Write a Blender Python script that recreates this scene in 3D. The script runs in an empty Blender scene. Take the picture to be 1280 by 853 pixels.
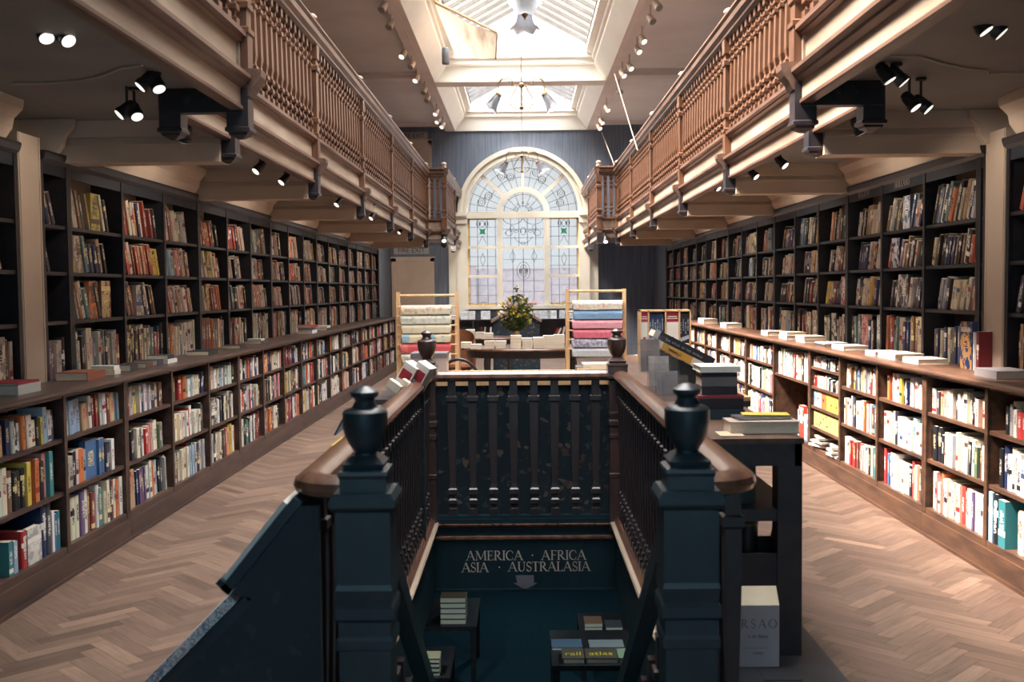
import bpy, math, random
from mathutils import Vector, Matrix
PI = math.pi
sin, cos = math.sin, math.cos
scene = bpy.context.scene
COL = scene.collection
random.seed(7)

# ------------------------------------------------------------------ helpers
class MB:
    """collects faces; build() links them as ONE mesh object"""
    def __init__(s):
        s.v = []; s.f = []; s.m = []; s.c = []; s.c2 = []; s.r = []; s.uv = []
        s.color = None; s.color2 = (0, 0, 0); s.rnd = 0.0; s.mi = 0; s.has = False
    def face(s, idx, uv=None):
        s.f.append(tuple(idx)); s.m.append(s.mi)
        if s.color is not None: s.has = True
        s.c.append(s.color or (0.5, 0.5, 0.5)); s.c2.append(s.color2); s.r.append(s.rnd)
        s.uv.extend(uv if uv else [(-1.0, -1.0)] * len(idx))
    def quad(s, a, b, c, d, uv=None):
        n = len(s.v); s.v += [tuple(a), tuple(b), tuple(c), tuple(d)]
        s.face((n, n+1, n+2, n+3), uv)
    def poly(s, pts):
        n = len(s.v); s.v += [tuple(p) for p in pts]; s.face(range(n, n+len(pts)))
    def hexa(s, p):     # p: 4 bottom ccw then 4 top
        n = len(s.v); s.v += [tuple(q) for q in p]
        for q in ((3,2,1,0), (4,5,6,7), (0,1,5,4), (1,2,6,5), (2,3,7,6), (3,0,4,7)):
            s.face([n+i for i in q])
    def box(s, x0, x1, y0, y1, z0, z1):
        if x0 > x1: x0, x1 = x1, x0
        if y0 > y1: y0, y1 = y1, y0
        s.hexa([(x0,y0,z0), (x1,y0,z0), (x1,y1,z0), (x0,y1,z0), (x0,y0,z1), (x1,y0,z1), (x1,y1,z1), (x0,y1,z1)])
    def xbox(s, M, x0, x1, y0, y1, z0, z1):
        s.hexa([M @ Vector(p) for p in ((x0,y0,z0), (x1,y0,z0), (x1,y1,z0), (x0,y1,z0), (x0,y0,z1), (x1,y0,z1), (x1,y1,z1), (x0,y1,z1))])
    def rings(s, rings, cap=True, closed=True):
        n0 = len(s.v); k = len(rings[0])
        for r in rings: s.v += [tuple(p) for p in r]
        for i in range(len(rings)-1):
            for j in range(k if closed else k-1):
                a = n0+i*k+j; b = n0+i*k+(j+1) % k
                s.face((a, b, b+k, a+k))
        if cap and closed:
            s.face([n0+j for j in reversed(range(k))])
            s.face([n0+(len(rings)-1)*k+j for j in range(k)])
    def lathe(s, prof, x=0, y=0, z=0, n=16, M=None, rot=0.0, cap=True):   # prof [(z, r)]
        M = M or Matrix.Translation((x, y, z))
        s.rings([[M @ Vector((r*cos(rot+2*PI*j/n), r*sin(rot+2*PI*j/n), h)) for j in range(n)] for h, r in prof], cap)
    def square(s, prof, x=0, y=0, z=0):   # square-section turning, prof [(z, halfwidth)]
        s.rings([[(x-r, y-r, z+h), (x+r, y-r, z+h), (x+r, y+r, z+h), (x-r, y+r, z+h)] for h, r in prof])
    def extrude(s, prof, y0, y1, mx=1):   # prof [(x,z)] closed, extruded along y
        s.rings([[(mx*x, y0, z) for x, z in prof], [(mx*x, y1, z) for x, z in prof]])
    def extrude_x(s, prof, x0, x1):       # prof [(y,z)]
        s.rings([[(x0, y, z) for y, z in prof], [(x1, y, z) for y, z in prof]])
    def tube(s, pts, r, n=8, rad=None):
        pts = [Vector(p) for p in pts]; rings = []
        for i, p in enumerate(pts):
            t = (pts[min(i+1, len(pts)-1)] - pts[max(i-1, 0)])
            t = t.normalized() if t.length > 1e-9 else Vector((0,0,1))
            up = Vector((0,0,1)) if abs(t.z) < .95 else Vector((1,0,0))
            a = t.cross(up).normalized(); b = t.cross(a)
            rr = rad[i] if rad else r
            rings.append([p + a*rr*cos(2*PI*j/n) + b*rr*sin(2*PI*j/n) for j in range(n)])
        s.rings(rings)
    def bar(s, a, b, w, h=None):
        h = h or w
        a = Vector(a); b = Vector(b); t = (b-a).normalized()
        up = Vector((0,0,1)) if abs(t.z) < .95 else Vector((0,1,0))
        u = t.cross(up).normalized()*w/2; q = u.cross(t).normalized()*h/2
        s.rings([[a-u-q, a+u-q, a+u+q, a-u+q], [b-u-q, b+u-q, b+u+q, b-u+q]])
    def build(s, name, mats, parent=None, origin=None, smooth=None):
        mats = mats if isinstance(mats, (list, tuple)) else [mats]
        org = Vector(ORG[parent.name]) if parent is not None else Vector(origin or (0,0,0))
        me = bpy.data.meshes.new(name)
        me.from_pydata([(v[0]-org.x, v[1]-org.y, v[2]-org.z) for v in s.v], [], s.f)
        for m in mats: me.materials.append(m)
        if len(mats) > 1: me.polygons.foreach_set('material_index', s.m)
        if s.has:
            a = me.attributes.new('col', 'FLOAT_COLOR', 'FACE'); a.data.foreach_set('color', [x for c in s.c for x in (c[0], c[1], c[2], 1)])
            a = me.attributes.new('col2', 'FLOAT_COLOR', 'FACE'); a.data.foreach_set('color', [x for c in s.c2 for x in (c[0], c[1], c[2], 1)])
            a = me.attributes.new('rnd', 'FLOAT', 'FACE'); a.data.foreach_set('value', s.r)
            u = me.uv_layers.new(name='UVMap'); u.data.foreach_set('uv', [x for q in s.uv for x in q])
        if smooth:
            me.polygons.foreach_set('use_smooth', [True]*len(me.polygons))
            me.set_sharp_from_angle(angle=math.radians(smooth))
        me.update()
        o = bpy.data.objects.new(name, me); COL.objects.link(o)
        if parent is not None: o.parent = parent
        else: o.location = org
        ORG[o.name] = tuple(org)
        return o
ORG = {}
def thing(name, label, cat, loc=(0,0,0), group=None):
    o = bpy.data.objects.new(name, None); COL.objects.link(o)
    o.location = loc; o.empty_display_size = .1
    ORG[o.name] = tuple(loc)
    return tag(o, label, cat, group)
def tag(o, label=None, cat=None, group=None, kind=None):
    if label: o['label'] = label
    if cat: o['category'] = cat
    if group: o['group'] = group
    if kind: o['kind'] = kind
    return o
def struct(o):
    o['kind'] = 'structure'; return o
def kids(o): return [c for c in COL.objects if c.parent == o]
def copy_tree(o, loc, label=None, rotz=None, children=None):
    c = o.copy(); COL.objects.link(c); c.location = loc
    if rotz is not None: c.rotation_euler = (0, 0, rotz)
    if label: c['label'] = label
    ORG[c.name] = tuple(loc)
    for ch in o.children:
        d = ch.copy(); COL.objects.link(d); d.parent = c
        for g in ch.children:
            e = g.copy(); COL.objects.link(e); e.parent = d
    return c

# ------------------------------------------------------------------ materials
def srgb(r, g, b):
    def l(x):
        x /= 255.0
        return x/12.92 if x <= .04045 else ((x+.055)/1.055)**2.4
    return (l(r), l(g), l(b))
def newmat(name):
    m = bpy.data.materials.new(name); m.use_nodes = True
    nt = m.node_tree; b = nt.nodes['Principled BSDF']
    return m, nt, b
def N(nt, t, **kw):
    n = nt.nodes.new(t)
    for k, v in kw.items(): setattr(n, k, v)
    return n
def paint(name, c, rough=.6, c2=None, scale=6.0, spec=.3, stretch=(1,1,1), bump=0.0, metal=0.0, detail=4.0, lo=.35, hi=.65):
    """base colour with a noise variation stretched along an axis (wood grain, brushed paint, wear)"""
    m, nt, b = newmat(name)
    b.inputs['Roughness'].default_value = rough; b.inputs['Specular IOR Level'].default_value = spec
    b.inputs['Metallic'].default_value = metal
    c2 = c2 or tuple(x*.8 for x in c)
    tc = N(nt, 'ShaderNodeTexCoord'); mp = N(nt, 'ShaderNodeMapping'); mp.inputs['Scale'].default_value = stretch
    nz = N(nt, 'ShaderNodeTexNoise'); nz.inputs['Scale'].default_value = scale; nz.inputs['Detail'].default_value = detail
    rp = N(nt, 'ShaderNodeValToRGB')
    rp.color_ramp.elements[0].position = lo; rp.color_ramp.elements[1].position = hi
    rp.color_ramp.elements[0].color = (*c, 1); rp.color_ramp.elements[1].color = (*c2, 1)
    nt.links.new(tc.outputs['Object'], mp.inputs['Vector']); nt.links.new(mp.outputs['Vector'], nz.inputs['Vector'])
    nt.links.new(nz.outputs['Fac'], rp.inputs['Fac']); nt.links.new(rp.outputs['Color'], b.inputs['Base Color'])
    if bump:
        bp = N(nt, 'ShaderNodeBump'); bp.inputs['Strength'].default_value = bump; bp.inputs['Distance'].default_value = .01
        nt.links.new(nz.outputs['Fac'], bp.inputs['Height']); nt.links.new(bp.outputs['Normal'], b.inputs['Normal'])
    return m
def emit(name, c, s):
    m, nt, b = newmat(name)
    b.inputs['Base Color'].default_value = (*c, 1)
    b.inputs['Emission Color'].default_value = (*c, 1); b.inputs['Emission Strength'].default_value = s
    return m
def pane(name, tint, haze, hazec, rough=.05):
    """thin glass: mostly see-through, a little milky"""
    m = bpy.data.materials.new(name); m.use_nodes = True; nt = m.node_tree; nt.nodes.clear()
    out = N(nt, 'ShaderNodeOutputMaterial'); tr = N(nt, 'ShaderNodeBsdfTransparent'); tr.inputs['Color'].default_value = (*tint, 1)
    tl = N(nt, 'ShaderNodeBsdfTranslucent'); tl.inputs['Color'].default_value = (*hazec, 1)
    gl = N(nt, 'ShaderNodeBsdfGlossy'); gl.inputs['Roughness'].default_value = rough
    m1 = N(nt, 'ShaderNodeMixShader'); m1.inputs[0].default_value = haze
    m2 = N(nt, 'ShaderNodeMixShader'); m2.inputs[0].default_value = .05
    nt.links.new(tr.outputs[0], m1.inputs[1]); nt.links.new(tl.outputs[0], m1.inputs[2])
    nt.links.new(m1.outputs[0], m2.inputs[1]); nt.links.new(gl.outputs[0], m2.inputs[2]); nt.links.new(m2.outputs[0], out.inputs[0])
    return m
def pattern(name, base, spots, scale=20.0, rough=.7, thr=.45, sheen=0):
    """printed floral cloth or paper: voronoi cells of several colours on a ground"""
    m, nt, b = newmat(name); b.inputs['Roughness'].default_value = rough
    tc = N(nt, 'ShaderNodeTexCoord'); vo = N(nt, 'ShaderNodeTexVoronoi'); vo.inputs['Scale'].default_value = scale
    nz = N(nt, 'ShaderNodeTexNoise'); nz.inputs['Scale'].default_value = scale*.8; nz.inputs['Detail'].default_value = 3
    ad = N(nt, 'ShaderNodeMixRGB', blend_type='ADD'); ad.inputs[0].default_value = .12
    nt.links.new(tc.outputs['Object'], ad.inputs[1]); nt.links.new(nz.outputs['Color'], ad.inputs[2]); nt.links.new(ad.outputs[0], vo.inputs['Vector'])
    sp = N(nt, 'ShaderNodeSeparateColor'); nt.links.new(vo.outputs['Color'], sp.inputs[0])
    rp = N(nt, 'ShaderNodeValToRGB'); rp.color_ramp.interpolation = 'CONSTANT'
    els = rp.color_ramp.elements
    els[0].position = 0; els[0].color = (*spots[0], 1)
    for i, c in enumerate(spots[1:], 1):
        e = els[1] if i == 1 else els.new(i/len(spots))
        e.position = i/len(spots); e.color = (*c, 1)
    nt.links.new(sp.outputs[0], rp.inputs['Fac'])
    mt = N(nt, 'ShaderNodeMath', operation='LESS_THAN'); mt.inputs[1].default_value = thr; nt.links.new(vo.outputs['Distance'], mt.inputs[0])
    mx = N(nt, 'ShaderNodeMixRGB'); mx.inputs[1].default_value = (*base, 1)
    nt.links.new(mt.outputs[0], mx.inputs[0]); nt.links.new(rp.outputs['Color'], mx.inputs[2]); nt.links.new(mx.outputs[0], b.inputs['Base Color'])
    return m

DARK = paint('dark_stained_wood', srgb(54, 46, 48), .38, srgb(38, 38, 44), 5, .45, (3, .4, 3), .05)
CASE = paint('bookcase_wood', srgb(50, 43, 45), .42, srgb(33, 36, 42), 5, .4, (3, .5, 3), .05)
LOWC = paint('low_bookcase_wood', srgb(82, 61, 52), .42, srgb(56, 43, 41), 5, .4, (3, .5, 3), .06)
COUNTER = paint('counter_wood', srgb(92, 72, 62), .3, srgb(64, 51, 48), 4, .5, (4, .4, 4))
FARN = paint('far_newel_wood', srgb(80, 60, 55), .3, srgb(56, 44, 44), 5, .5, (3, 3, .5))
SOFF = paint('soffit_shaded_cream', srgb(136, 135, 134), .6, srgb(126, 125, 125), 2, .2)  # cream made greyer and darker, the unlit soffit's shade put into the colour
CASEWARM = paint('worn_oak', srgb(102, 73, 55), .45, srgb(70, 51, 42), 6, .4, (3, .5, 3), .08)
EBONY = paint('near_black_wood', srgb(22, 45, 55), .36, srgb(17, 38, 47), 5, .5, (3, 3, .5), .03)
RAILW = paint('polished_handrail', srgb(112, 80, 62), .26, srgb(78, 54, 46), 4, .55, (4, .5, 4))
BALW = paint('gallery_baluster_wood', srgb(112, 77, 55), .4, srgb(78, 54, 42), 4, .45, (4, 4, .6))
FASC = paint('pale_fascia_wood', srgb(172, 156, 138), .45, srgb(136, 119, 104), 3, .4, (3, .35, 3))
MOULD = paint('gallery_moulding_wood', srgb(112, 88, 74), .4, srgb(84, 62, 54), 4, .45, (4, .5, 4))
CREAM = paint('cream_paint', srgb(196, 178, 160), .55, srgb(184, 165, 147), 2, .3)
CEIL = paint('ceiling_paint', srgb(222, 212, 208), .7, srgb(212, 202, 198), 1.2, .2)
WHITE = paint('white_paint', srgb(244, 242, 236), .5, srgb(239, 236, 228), 2, .3)
SLATE = paint('slate_blue_wall', srgb(84, 95, 113), .75, srgb(118, 124, 134), 5, .2, (6, 6, .22), lo=.3, hi=.75)
DOORP = paint('door_paint', srgb(186, 168, 154), .5, srgb(176, 156, 142), 2, .3)
UPW = paint('gallery_wall_wood', srgb(104, 70, 52), .6, srgb(70, 46, 38), 3, .3, (5, 5, .5))
BLACK = paint('black_metal', srgb(30, 30, 32), .45, srgb(24, 24, 26), 8, .5)
BRASS = paint('aged_brass', srgb(150, 128, 92), .4, srgb(120, 100, 72), 8, .5, metal=.6)
PINE = paint('pale_pine', srgb(226, 188, 142), .5, srgb(208, 166, 120), 4, .3, (4, 4, .6))
PAGES = paint('book_pages', srgb(232, 222, 204), .8, srgb(214, 202, 182), 60, .1, (1, 1, 8))
CARD = paint('white_card', srgb(225, 222, 216), .6, srgb(215, 211, 204), 4, .2)
CARTON = paint('grey_white_carton', srgb(178, 172, 176), .7, srgb(166, 160, 165), 4, .2)
FLAP = paint('carton_flap', srgb(228, 214, 188), .7, srgb(214, 198, 170), 5, .2)
GILT = paint('gilt_lettering', srgb(196, 184, 172), .5, srgb(178, 166, 156), 10, .3)
INK = paint('dark_lettering', srgb(40, 42, 48), .6, srgb(34, 36, 42), 9, .2)
WINK = paint('white_lettering', srgb(232, 230, 224), .6, srgb(222, 220, 214), 9, .2)
YINK = paint('yellow_lettering', srgb(226, 196, 60), .6, srgb(214, 182, 52), 9, .2)
REDP = paint('red_print', srgb(160, 44, 58), .5, srgb(146, 38, 52), 6, .3)
SLAB = paint('dark_floor_border', srgb(48, 50, 56), .5, srgb(36, 38, 44), 4, .4)
CARPET = paint('dark_green_carpet', srgb(36, 60, 70), .95, srgb(29, 51, 61), 30, .05)
FLORAL = pattern('dark_floral_fabric', srgb(30, 46, 56), [srgb(42, 62, 70), srgb(112, 100, 90), srgb(70, 82, 84), srgb(92, 70, 66), srgb(36, 54, 62)], 17, thr=.34)
FLORALD = pattern('rack_cloth', srgb(22, 38, 48), [srgb(26, 44, 54), srgb(40, 52, 58), srgb(24, 40, 50), srgb(36, 42, 48)], 14, thr=.3)
BLUEPAT = pattern('blue_paisley_paper', srgb(206, 206, 204), [srgb(110, 128, 152), srgb(128, 142, 160), srgb(96, 112, 138), srgb(150, 130, 140)], 34, thr=.5)
LEAD = paint('leading', srgb(48, 48, 50), .6, srgb(40, 40, 42), 9)
GLASS = pane('milky_window_glass', (.19, .158, .143), .10, (.20, .19, .185))
ROOFGL = pane('roof_glass', (.335, .262, .222), .0, (.9, .9, .88))
FRONTGL = pane('front_glass', (.28, .36, .40), .0, (.9, .9, .88))  # tint sets how much fill comes through the unseen front
ACRYL = pane('clear_acrylic', (.9, .92, .94), .05, (.7, .7, .72), .08)
DULL = paint('dull_lens', srgb(150,146,140), .3)
LENS = emit('lamp_lens', (1.0, .94, .85), 1.4)
FROST = pane('frosted_shade', (.5, .5, .5), .95, (.36, .38, .42), .3)
GREENGL = paint('emerald_glass', srgb(70, 150, 120), .2, srgb(60, 140, 110), 5)
AMBER = paint('amber_glass', srgb(206, 176, 112), .2, srgb(190, 160, 100), 5)
BLIND = paint('blind_cloth', srgb(186, 174, 154), .85, srgb(128, 98, 74), 2.2, .1, (1, .6, 1), lo=.5, hi=.8)
BRICK = paint('outside_brick', srgb(150, 140, 142), .9, srgb(128, 120, 124), 8, .1)
WICKER = pattern('orange_weave', srgb(134, 86, 58), [srgb(158, 104, 70), srgb(112, 70, 48)], 60)
LEAF = paint('leaf_green', srgb(118, 130, 84), .6, srgb(84, 102, 68), 20, .2)
STEM = paint('stem_green', srgb(88, 100, 70), .6, srgb(70, 84, 60), 20, .2)
PINKF = paint('pale_blossom', srgb(228, 206, 196), .7, srgb(214, 184, 176), 20, .1)
YELF = paint('yellow_blossom', srgb(232, 212, 90), .7, srgb(216, 192, 72), 20, .1)
SIGN = paint('exit_sign_plate', srgb(150, 148, 148), .5, srgb(140, 138, 138), 4, .3)
HEADER = paint('header_board', srgb(46, 50, 58), .5, srgb(38, 42, 50), 5, .3)

def book_material():
    m, nt, b = newmat('book_cloth_and_paper'); L = nt.links.new
    b.inputs['Roughness'].default_value = .5; b.inputs['Specular IOR Level'].default_value = .3
    a1 = N(nt, 'ShaderNodeAttribute', attribute_name='col'); a2 = N(nt, 'ShaderNodeAttribute', attribute_name='col2'); a3 = N(nt, 'ShaderNodeAttribute', attribute_name='rnd')
    uv = N(nt, 'ShaderNodeUVMap', uv_map='UVMap'); sx = N(nt, 'ShaderNodeSeparateXYZ'); L(uv.outputs[0], sx.inputs[0])
    def M(op, a, bb, c=None):
        n = N(nt, 'ShaderNodeMath', operation=op)
        for i, x in enumerate((a, bb, c)):
            if x is None: continue
            if isinstance(x, (int, float)): n.inputs[i].default_value = x
            else: L(x, n.inputs[i])
        return n.outputs[0]
    u, v, r = sx.outputs[0], sx.outputs[1], a3.outputs['Fac']
    cb = N(nt, 'ShaderNodeCombineXYZ'); L(M('MULTIPLY', u, 3.0), cb.inputs[0]); L(M('MULTIPLY', v, 48.0), cb.inputs[1]); L(M('MULTIPLY', r, 97.0), cb.inputs[2])
    nz = N(nt, 'ShaderNodeTexNoise'); nz.inputs['Scale'].default_value = 1.0; nz.inputs['Detail'].default_value = 1; L(cb.outputs[0], nz.inputs['Vector'])
    txt = M('GREATER_THAN', nz.outputs['Fac'], .5)
    cen = M('LESS_THAN', M('ABSOLUTE', M('SUBTRACT', u, .5), None), .26)
    ctr = M('ADD', .45, M('MULTIPLY', M('FRACT', M('MULTIPLY', r, 7.3), None), .22))
    rng = M('LESS_THAN', M('ABSOLUTE', M('SUBTRACT', v, ctr), None), .2)
    spine = M('GREATER_THAN', v, -.5)
    title = M('MULTIPLY', M('MULTIPLY', txt, cen), M('MULTIPLY', rng, spine))
    # a band or a publisher's block on some spines
    hasb = M('LESS_THAN', M('FRACT', M('MULTIPLY', r, 13.7), None), .38)
    bc = M('ADD', .1, M('MULTIPLY', M('FRACT', M('MULTIPLY', r, 29.1), None), .8))
    band = M('MULTIPLY', M('MULTIPLY', M('LESS_THAN', M('ABSOLUTE', M('SUBTRACT', v, bc), None), .065), hasb), spine)
    # front covers: a picture made of blotches
    cover = M('GREATER_THAN', r, 1.0)
    cb2 = N(nt, 'ShaderNodeCombineXYZ'); L(M('MULTIPLY', u, 2.5), cb2.inputs[0]); L(M('MULTIPLY', v, 3.5), cb2.inputs[1]); L(M('MULTIPLY', r, 53.0), cb2.inputs[2])
    n2 = N(nt, 'ShaderNodeTexNoise'); n2.inputs['Scale'].default_value = 1.3; n2.inputs['Detail'].default_value = 4; L(cb2.outputs[0], n2.inputs['Vector'])
    blot = M('MULTIPLY', M('MULTIPLY', M('GREATER_THAN', n2.outputs['Fac'], .5), cover), spine)
    mk = M('MAXIMUM', M('MAXIMUM', title, band), M('MULTIPLY', blot, .6))
    mx = N(nt, 'ShaderNodeMixRGB'); L(mk, mx.inputs[0]); L(a1.outputs['Color'], mx.inputs[1]); L(a2.outputs['Color'], mx.inputs[2])
    L(mx.outputs[0], b.inputs['Base Color'])
    return m
BOOK = book_material()
def plank_material():
    m, nt, b = newmat('herringbone_oak'); L = nt.links.new
    a1 = N(nt, 'ShaderNodeAttribute', attribute_name='col'); uv = N(nt, 'ShaderNodeUVMap', uv_map='UVMap')
    mp = N(nt, 'ShaderNodeMapping'); mp.inputs['Scale'].default_value = (2.0, 22.0, 1); L(uv.outputs[0], mp.inputs[0])
    nz = N(nt, 'ShaderNodeTexNoise'); nz.inputs['Scale'].default_value = 1.0; nz.inputs['Detail'].default_value = 5; L(mp.outputs[0], nz.inputs['Vector'])
    tc = N(nt, 'ShaderNodeTexCoord'); n2 = N(nt, 'ShaderNodeTexNoise'); n2.inputs['Scale'].default_value = 1.1; n2.inputs['Detail'].default_value = 5; L(tc.outputs['Object'], n2.inputs['Vector'])
    rp = N(nt, 'ShaderNodeValToRGB'); rp.color_ramp.elements[0].position = .3; rp.color_ramp.elements[1].position = .75
    rp.color_ramp.elements[0].color = (.72, .70, .68, 1); rp.color_ramp.elements[1].color = (1.12, 1.1, 1.06, 1)
    L(nz.outputs['Fac'], rp.inputs[0])
    r2 = N(nt, 'ShaderNodeValToRGB'); r2.color_ramp.elements[0].position = .3; r2.color_ramp.elements[1].position = .7
    r2.color_ramp.elements[0].color = (.78, .76, .76, 1); r2.color_ramp.elements[1].color = (1.08, 1.08, 1.06, 1); L(n2.outputs['Fac'], r2.inputs[0])
    m1 = N(nt, 'ShaderNodeMixRGB', blend_type='MULTIPLY'); m1.inputs[0].default_value = 1; L(a1.outputs['Color'], m1.inputs[1]); L(rp.outputs[0], m1.inputs[2])
    m2 = N(nt, 'ShaderNodeMixRGB', blend_type='MULTIPLY'); m2.inputs[0].default_value = 1; L(m1.outputs[0], m2.inputs[1]); L(r2.outputs[0], m2.inputs[2])
    L(m2.outputs[0], b.inputs['Base Color']); b.inputs['Roughness'].default_value = .5; b.inputs['Specular IOR Level'].default_value = .35
    return m
PLANK = plank_material()

# ------------------------------------------------------------------ camera
F = 1300.0; EYE = 1.55
yv = Vector((13/F, 64.5/F, -1)).normalized()
xv = Vector((cos(.010), sin(.010), 0)); xv = (xv - yv*xv.dot(yv)).normalized()
zv = xv.cross(yv)
R = Matrix((xv, yv, zv))
cam = bpy.data.cameras.new('camera'); cam.sensor_width = 36; cam.lens = F/1280*36
cam.clip_start = .05; cam.clip_end = 200
cam.dof.use_dof = True; cam.dof.focus_distance = 8.0; cam.dof.aperture_fstop = 4.0
co = bpy.data.objects.new('camera', cam); COL.objects.link(co)
co.matrix_world = Matrix.Translation((0, 0, EYE)) @ R.to_4x4()
scene.camera = co
RT = R.transposed()
def proj(p):
    q = RT @ (Vector(p) - Vector((0, 0, EYE)))
    if q.z > -.05: return None
    return (640 + F*q.x/-q.z, 426.5 - F*q.y/-q.z)
def un(px, py, Y):
    d = R @ Vector(((px-640)/F, (426.5-py)/F, -1))
    return Vector((0, 0, EYE)) + d*(Y/d.y)
def unz(px, py, z):
    d = R @ Vector(((px-640)/F, (426.5-py)/F, -1))
    return Vector((0, 0, EYE)) + d*((z-EYE)/d.z)

# ------------------------------------------------------------------ text
def text_mb(mb, s, size, M, thick=.0008, align='CENTER'):
    cu = bpy.data.curves.new('t', 'FONT'); cu.body = s; cu.size = size; cu.align_x = align; cu.extrude = thick; cu.resolution_u = 3
    o = bpy.data.objects.new('t', cu); COL.objects.link(o)
    dg = bpy.context.evaluated_depsgraph_get(); me = bpy.data.meshes.new_from_object(o.evaluated_get(dg))
    n = len(mb.v)
    mb.v += [tuple(M @ v.co) for v in me.vertices]
    for p in me.polygons: mb.face([n+i for i in p.vertices])
    bpy.data.objects.remove(o); bpy.data.curves.remove(cu); bpy.data.meshes.remove(me)
def face_y(x, y, z):     # local xy -> world xz, readable from -y
    return Matrix(((1,0,0,x), (0,0,-1,y), (0,1,0,z), (0,0,0,1)))
def face_side(s, x, y, z):   # text on a plane facing the room centre from side s (s=-1: the x<0 wall)
    return Matrix(((0,0,-s,x), (-s,0,0,y), (0,1,0,z), (0,0,0,1)))
def spine_text(s, x, y, z):  # reads downwards on a spine facing the centre
    return face_side(s, x, y, z) @ Matrix.Rotation(-PI/2, 4, 'Z')
T, t = .135, .05
def arc(cx, cy, rx, ry, a0, a1, w0, n=18):
    return [(cx+rx*cos(math.radians(a0+(a1-a0)*i/n)), cy+ry*sin(math.radians(a0+(a1-a0)*i/n)), w0(math.radians(a0+(a1-a0)*i/n))) for i in range(n+1)]
def sf(x, y, w=.30): return [(x-w/2, y, t), (x+w/2, y, t)]
wv = lambda a: t + (T-t)*abs(cos(a))**1.3
GL = {
 'A': (.96, [[(.10,.02,t),(.46,1,t)], [(.46,1,T),(.84,.02,T)], [(.22,.36,t),(.68,.36,t)], sf(.09,.02,.26), sf(.86,.02,.3)]),
 'M': (1.2, [[(.14,.02,t),(.18,.98,t)], [(.18,.98,T),(.58,.08,T*.8)], [(.58,.08,t),(.98,.98,t)], [(1.0,.98,T),(1.04,.02,T)], sf(.13,.02,.26), sf(1.04,.02,.3), sf(.13,.98,.2), sf(1.05,.98,.2)]),
 'E': (.72, [[(.18,.02,T),(.18,.98,T)], [(.06,.98,t),(.60,.98,t)], [(.18,.52,t),(.50,.52,t)], [(.06,.02,t),(.64,.02,t)], [(.60,.98,t),(.60,.82,t)], [(.64,.02,t),(.66,.2,t)], [(.5,.44,t),(.5,.6,t)]]),
 'F': (.68, [[(.18,.02,T),(.18,.98,T)], [(.06,.98,t),(.60,.98,t)], [(.18,.52,t),(.50,.52,t)], [(.60,.98,t),(.60,.82,t)], [(.5,.44,t),(.5,.6,t)], sf(.18,.02)]),
 'R': (.86, [[(.18,.02,T),(.18,.98,T)], sf(.18,.02), [(.06,.98,t),(.34,.98,t)], arc(.32,.74,.27,.24,90,-90,lambda a: t+(T-t)*abs(cos(a))), [(.18,.5,t),(.34,.5,t)], [(.36,.5,T*.9),(.76,.02,T*.9)], sf(.8,.02,.16)]),
 'I': (.38, [[(.19,.02,T),(.19,.98,T)], sf(.19,.02), sf(.19,.98)]),
 'C': (.84, [arc(.46,.5,.38,.49,48,312,lambda a: t+(T-t)*max(0, -cos(a))**.7), [(.72,.86,t),(.74,.7,t)], [(.72,.14,t),(.74,.26,t)]]),
 'S': (.62, [arc(.31,.75,.20,.23,30,240,lambda a: t+(T*.7-t)*abs(sin(a+.8))), [(.20,.56,T*.75),(.42,.43,T)], arc(.31,.26,.22,.25,50,-155,lambda a: t+(T*.7-t)*abs(sin(a+.8))), [(.49,.86,t),(.5,.74,t)], [(.1,.12,t),(.09,.26,t)]]),
 'U': (.94, [[(.2,.98,T),(.2,.35,T)], arc(.47,.36,.27,.34,180,360,lambda a: t+(T-t)*max(0, -cos(a))), [(.74,.36,t),(.74,.98,t)], sf(.2,.98), sf(.74,.98,.24)]),
 'T': (.80, [[(.4,.02,T),(.4,.98,T)], sf(.4,.02), [(.05,.98,t),(.75,.98,t)], [(.05,.98,t),(.05,.82,t)], [(.75,.98,t),(.75,.82,t)]]),
 'L': (.70, [[(.18,.02,T),(.18,.98,T)], sf(.18,.98), [(.06,.02,t),(.62,.02,t)], [(.62,.02,t),(.64,.2,t)]]),
 'B': (.78, [[(.18,.02,T),(.18,.98,T)], [(.06,.98,t),(.36,.98,t)], arc(.34,.75,.22,.23,90,-90,wv), [(.18,.52,t),(.38,.52,t)], arc(.36,.27,.27,.25,90,-90,wv), [(.06,.02,t),(.38,.02,t)]]),
 'G': (.9, [arc(.46,.5,.38,.49,48,318,lambda a: t+(T-t)*max(0, -cos(a))**.7), [(.74,.17,T),(.74,.44,T)], sf(.74,.44,.26), [(.72,.86,t),(.74,.7,t)]]),
 'H': (.95, [[(.18,.02,T),(.18,.98,T)], [(.76,.02,T),(.76,.98,T)], [(.18,.52,t),(.76,.52,t)], sf(.18,.02), sf(.18,.98), sf(.76,.02), sf(.76,.98)]),
 'O': (.98, [arc(.49,.5,.40,.49,0,360,wv, 28)]),
 'N': (.98, [[(.18,.02,t),(.18,.98,t)], [(.16,.98,T),(.78,.02,T)], [(.78,.02,t),(.78,.98,t)], sf(.18,.02,.26), sf(.1,.98,.2), sf(.8,.98,.26)]),
 'D': (.94, [[(.18,.02,T),(.18,.98,T)], [(.06,.98,t),(.4,.98,t)], arc(.38,.5,.44,.48,90,-90,wv), [(.06,.02,t),(.4,.02,t)]]),
 ' ': (.42, []), '.': (.5, [[(.2,.42,.12),(.3,.42,.12)]])}
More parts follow.
